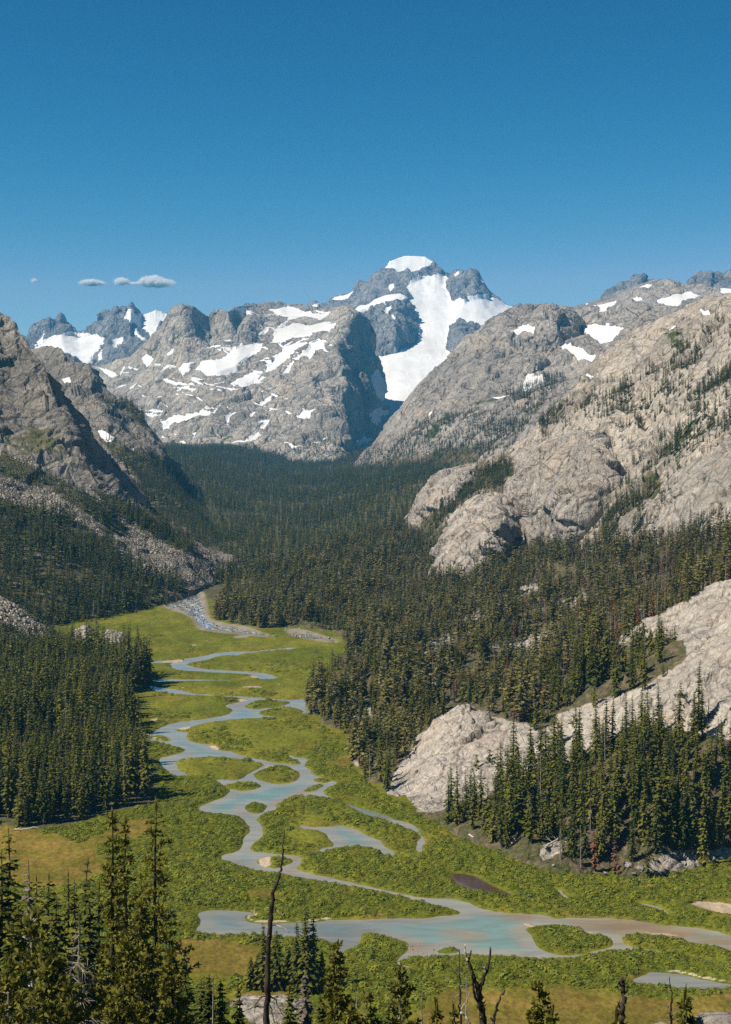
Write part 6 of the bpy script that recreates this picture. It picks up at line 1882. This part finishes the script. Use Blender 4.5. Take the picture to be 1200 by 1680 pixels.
# ledge boulders below the right-hand stand
led = [(1010, 1424, 1.6), (1030, 1418, 2.4), (1052, 1426, 2.0), (1075, 1412, 1.7), (1090, 1428, 2.2), (1105, 1405, 1.8), (1122, 1418, 1.5), (1140, 1430, 2.2), (1150, 1402, 2.2), (1165, 1420, 1.6), (1180, 1408, 2.2), (1195, 1425, 1.5), (1190, 1398, 1.7), (992, 1432, 0.9), (975, 1428, 0.8), (1085, 1398, 1.4),
       (1040, 1440, 1.3), (1120, 1440, 1.5), (938, 1402, 1.0), (910, 1388, 1.4), (928, 1380, 1.7), (897, 1392, 1.3), (910, 1420, 0.8), (1062, 1402, 1.3)]
for n, (px_, py_, s_) in enumerate(sorted(led)):
    p = surface(P_R1, px_, py_)
    boulder((p[0], p[1], p[2] + 0.1 * s_), s_ * 0.8, f'pale boulder on the ledge below the right stand, {ordinal(n + 1)} from the left', group='ledge boulders', squash=0.75)
mead = [(860, 1412), (868, 1428), (958, 1436), (972, 1437), (1012, 1441), (577, 1197), (460, 1124), (538, 1030), (492, 1033), (470, 1032), (548, 1037), (555, 1042), (505, 1038), (318, 1060), (340, 1052), (208, 1056)]
for n, (px_, py_) in enumerate(sorted(mead)):
    b = on_floor(px_, py_)
    boulder((b[0], b[1], ground_z(b[0], b[1]) + 0.1), gl.uniform(0.6, 1.1) * (b[1] / 500), f'small pale boulder on the meadow rim, {ordinal(n + 1)} from the left', group='boulders along the meadow rim')
# loose stones: talus, rapids, shallows
bp = []
X = scatter(GRIDS['boulder_slope'], 0.16, lambda px, py, X: np.ones(len(px)), 51)
bp.append(np.c_[X, gl.gamma(2.2, 0.24, len(X)) + 0.2])
X = scatter(P1, 0.06, poly_mask([L1_TALUS], noise=0.3), 52)
bp.append(np.c_[X[:, :2], X[:, 2] + 1.0, gl.gamma(2.0, 0.22, len(X)) + 0.2])
X = scatter(PG, 0.06, lambda px, py, X: (inside(np.array([on_floor(*p) for p in GRAVEL[0]]), X[:, 0], X[:, 1]) | inside(np.array([on_floor(*p) for p in GRAVEL[1]]), X[:, 0], X[:, 1])).astype(float), 53, 840, 1350, (230, 580, 950, 1070))
bp.append(np.c_[X[:, :2], floor_z(X[:, 1]) - 0.2, gl.gamma(1.4, 0.28, len(X)) + 0.15])
X = scatter(P_R1, 0.02, lambda px, py, X: sum(inside(s, px, py) for s in SLABS + LEDGES) * 0.6, 54)
bp.append(np.c_[X, gl.gamma(2.0, 0.25, len(X)) + 0.2])
W_ = np.array([on_floor(px_, py_) for px_, py_ in zip(gl.uniform(668, 722, 26), gl.uniform(1545, 1566, 26))])
bp.append(np.c_[W_, np.full(26, -120.42), gl.uniform(0.12, 0.34, 26)])
B = np.concatenate(bp)
instancer('loose_stones', B[:, :3], gl.uniform(-3, 3, (len(B), 3)), np.repeat(B[:, 3:4], 3, 1), gl.integers(0, 4, len(B)), BSM, 'pale grey talus blocks and stones lying on slopes and stream bed', 'stones')


def log(px0, py0, px1, py1, r, label, grid=None, name='fallen_log', mat='bark_white'):
    if grid is None:
        a, b = on_floor(px0, py0), on_floor(px1, py1)
        A = np.array([a[0], a[1], ground_z(*a) + r]); Bq = np.array([b[0], b[1], ground_z(*b) + r])
    else:
        A, Bq = surface(grid, px0, py0) + [0, 0, r], surface(grid, px1, py1) + [0, 0, r]
    t = np.linspace(0, 1, 9)[:, None]
    Q = A + (Bq - A) * t + gl.normal(0, r * 0.35, (9, 3))
    e = empty(name, A)
    tag(e, label, 'log', 'bleached fallen logs')
    mb = MB(); mb.tube(Q - A, np.linspace(r, r * 0.45, 9), 8)
    link(bpy.data.objects.new('stem', mb.mesh('stem', [M[mat]], True)), e)
    L_ = np.linalg.norm(Bq - A)
    for j in range(3):
        i = int(gl.integers(2, 8))
        v = gl.normal(0, 1, 3); v[2] = abs(v[2]) + 0.4
        mb = MB(); mb.tube([Q[i] - A, Q[i] - A + v * L_ * 0.05, Q[i] - A + v * L_ * 0.09], [r * 0.35, r * 0.22, r * 0.1], 5)
        link(bpy.data.objects.new('branch_stub', mb.mesh('branch_stub', [M[mat]], True)), e)


log(104, 1318, 128, 1328, 0.35, 'bleached bent log lying before the left stand')
log(24, 1362, 66, 1358, 0.3, 'grey fallen logs end at the edge of the dry meadow')
log(840, 1385, 848, 1374, 0.3, 'white fallen log leaning at the meadow edge below the right stand', P_R1)
log(898, 1394, 925, 1374, 0.3, 'long pale log on the slope below the right stand', P_R1)
log(960, 1395, 1000, 1388, 0.28, 'grey log under the trees right of centre', P_R1)
log(770, 1372, 778, 1376, 0.3, 'short white root lying by the twisted tree', P_R1)

# ------------------------------------------------------------------ willow thicket
def bush_mesh(seed, cards=150):
    g = np.random.default_rng(seed)
    cr, st = MB(), MB()
    n = cards
    a = g.uniform(0, 6.283, n); rr = np.sqrt(g.uniform(0, 1, n))
    top = np.sqrt(np.maximum(1 - rr ** 2, 0))
    lump = 1 + 0.25 * np.sin(a * 3 + seed) + 0.15 * np.sin(a * 5 + 2 * seed)
    z = top * g.uniform(0.45, 1.0, n) * 0.85 * (0.85 + 0.3 * g.random(n)) + 0.08
    C = np.stack([np.cos(a) * rr * lump, np.sin(a) * rr * lump, z], 1)
    nrm = C - np.array([0, 0, 0.05]); nrm /= np.linalg.norm(nrm, axis=1, keepdims=True)
    nrm += g.normal(0, 0.30, nrm.shape) + np.array([0, 0, 0.25])
    nrm /= np.linalg.norm(nrm, axis=1, keepdims=True)
    u = np.cross(nrm, g.normal(size=nrm.shape)); u /= np.linalg.norm(u, axis=1, keepdims=True)
    w = np.cross(nrm, u)
    l = g.uniform(0.10, 0.24, n)[:, None]
    cr.cards(C, u * l, w * l * 0.75)
    for k in range(7):
        b = g.uniform(0, 6.283); q = g.uniform(0.3, 0.8)
        st.tube([(0.05 * math.cos(b), 0.05 * math.sin(b), -0.1), (q * 0.6 * math.cos(b), q * 0.6 * math.sin(b), 0.35), (q * math.cos(b), q * math.sin(b), 0.65)], [0.03, 0.02, 0.01], 4)
    return cr, st


def thicket_mask(px, py, X):
    x, y = X[:, 0], X[:, 1]
    n1 = fbm(np.stack([x / 30, y / 45, 0 * x], 1), 4)
    n2 = fbm(np.stack([x / 9, y / 12, 0 * x + 7], 1), 2)
    dens = np.interp(py, [1050, 1120, 1180, 1250, 1300, 1400, 1700], [0.05, 0.08, 0.22, 0.55, 0.85, 0.95, 1.0])
    edge = np.clip((px - 480) / 60, 0, 1) * (py > 1180) + np.clip((340 - px) / 60, 0, 1) * (py > 1190)
    dens = np.clip(dens + 0.4 * edge * (py < 1320), 0, 1)
    r = np.clip(dens * 1.5 - 0.45 + 1.25 * n1 + 0.3 * n2, 0, 1)
    r = np.where(py < 1240, np.clip(r, 0, 0.7), r)
    w = water_sd(x, y)
    r *= (w < -0.2 - 0.8 * bank_sand(x, y))
    dry = world_mask(DRY, x, y, 5.0)
    r *= np.clip(1 - dry * 1.7, 0, 1)
    r *= world_mask(SANDS, x, y, 2.0) < 0.3
    r *= ~inside(wst, x, y)
    r *= (y > 286) * (y < 940)
    foot = np.array([on_floor(*p) for p in [(350, 1026), (450, 1031), (548, 1036), (578, 1064), (505, 1124), (500, 1174), (575, 1218), (582, 1270), (632, 1306), (695, 1342), (797, 1393), (898, 1434), (1050, 1446), (1200, 1412), (1450, 1395), (2000, 1000), (600, 900)]])
    r *= ~inside(foot, x, y)
    return r


BP = scatter(PG, 1.1, thicket_mask, 61, 286, 940, (-40, 1240, 1040, 1760))
gb = np.random.default_rng(62)
BP = thin(BP, np.where(BP[:, 1] < 560, 0.8, 1.15), 62)
br_ = gb.gamma(3.6, 0.24, len(BP)) * np.clip(0.9 + 0.35 * fbm(BP / 25, 2), 0.6, 1.5)
br_ = np.clip(br_, 0.35, 2.0) * np.where(BP[:, 1] > 560, 0.85, 1.0)
br_ = np.minimum(br_, 0.30 - 0.55 * np.minimum(water_sd(BP[:, 0], BP[:, 1]), 0) * 0.9)
keepb = br_ > 0.32
BP, br_ = BP[keepb], br_[keepb]
print('BUSHES', len(BP))
BUSH = []
for s in range(5):
    cr, st = bush_mesh(700 + s)
    BUSH.append((cr.mesh('crown', [M['willow']], False), st.mesh('stems', [M['willow_stem']], False), merged('willow', [(cr, M['willow']), (st, M['willow_stem'])])))
bpx, bpy_ = proj(BP)
bs = np.where((bpx > 5) & (bpx < 1195) & (bpy_ < 1672) & (bpy_ > 1500), br_ / BP[:, 1], 0)
top = np.argsort(-bs)[:150]
isb = np.zeros(len(BP), bool); isb[top] = True
for n, i in enumerate(sorted(top, key=lambda i: bpx[i])):
    v = BUSH[int(gb.integers(5))]
    s = br_[i]
    where = 'between the dry grass and the river' if bpy_[i] > 1565 else 'on the near river bank'
    place(v[:2], ('crown', 'stems'), 'willow_bush', BP[i] - [0, 0, 0.05], gb.uniform(0, 6.28), (s, s, s * gb.uniform(0.6, 0.9)), f'rounded green willow bush {where}, {ordinal(n + 1)} from the left', 'bush', 'willow bushes near the dry grass')
R_ = ~isb
m = int(R_.sum())
hs = br_[R_]
instancer('willow_thicket', BP[R_] - [0, 0, 0.05], np.stack([np.zeros(m), np.zeros(m), gb.uniform(0, 6.28, m)], 1), np.stack([hs, hs, hs * gb.uniform(0.5, 0.85, m)], 1), gb.integers(0, 5, m), [b[2] for b in BUSH],
          'low green willow thicket covering the valley floor between the channels', 'thicket')
tick('willows')

# ------------------------------------------------------------------ clouds and haze
def cloud(parts, label, seed):
    """a small fair-weather cloud: soft puffs of vapour"""
    d_ = 15000.0
    c0 = at(parts[0][0], parts[0][1], d_)
    e = empty('cloud', c0)
    tag(e, label, 'cloud', 'small clouds above the left peaks')
    for (px, py, rx, rz) in parts:
        o = link(bpy.data.objects.new('puff', PUFF), e)
        o.location = at(px, py, d_) - c0
        k_ = d_ / F * 1.45
        o.scale = (rx * k_, rx * k_ * 0.8, rz * k_)


m = bpy.data.materials.new('cloud'); m.use_nodes = True
nt = m.node_tree; nt.nodes.clear()
out = nt.nodes.new('ShaderNodeOutputMaterial')
pv = nt.nodes.new('ShaderNodeVolumePrincipled')
pv.inputs['Color'].default_value = (0.98, 0.97, 0.96, 1)
nb = NB(nt)
tc = nt.nodes.new('ShaderNodeTexCoord')
ln_ = nt.nodes.new('ShaderNodeVectorMath')
ln_.operation = 'LENGTH'
nt.links.new(tc.outputs['Object'], ln_.inputs[0])
rad = nb.math('ADD', ln_.outputs['Value'], nb.math('MULTIPLY', nb.math('SUBTRACT', nb.noise(0.010, 6, 0.65), 0.5), 1.3))
dn = nb.math('MULTIPLY', nb.ramp(rad, 0.15, 0.95, 1.0, 0.0), 0.08)
nt.links.new(dn, pv.inputs['Density'])
nt.links.new(pv.outputs[0], out.inputs['Volume'])
M['cloud'] = m
_v, _f = ico(3)
PUFF = np_mesh('puff', _v, _f, [m], True)
cloud([(150, 464, 17, 4.5), (160, 465, 14, 3.0), (142, 463, 9, 4)], 'small flat white cloud, middle one of three', 1)
cloud([(252, 462, 17, 9), (262, 464, 20, 6.5), (240, 463, 12, 6), (200, 462, 12, 5.5), (222, 465, 12, 3.0)], 'larger twin white cloud right of the others', 2)
cloud([(56, 461, 5, 4)], 'faint tiny cloud wisp at the far left', 3)

me = bpy.data.meshes.new('haze')
hx, hy0, hy1, hz0, hz1 = 33000.0, -400.0, 13600.0, -260.0, 1180.0
me.from_pydata([(x, y, z) for x in (-hx, hx) for y in (hy0, hy1) for z in (hz0, hz1)], [], [(0, 1, 3, 2), (4, 6, 7, 5), (0, 4, 5, 1), (2, 3, 7, 6), (0, 2, 6, 4), (1, 5, 7, 3)])
m = bpy.data.materials.new('haze'); m.use_nodes = True
nt = m.node_tree; nt.nodes.clear()
out = nt.nodes.new('ShaderNodeOutputMaterial')
pv = nt.nodes.new('ShaderNodeVolumePrincipled')
pv.inputs['Color'].default_value = (0.13, 0.55, 1.0, 1)
pv.inputs['Density'].default_value = 5.2e-5
pv.inputs['Anisotropy'].default_value = 0.0
nt.links.new(pv.outputs[0], out.inputs['Volume'])
me.materials.append(m)
hz = link(bpy.data.objects.new('haze', me))
hz['kind'] = 'stuff'
tick('done')
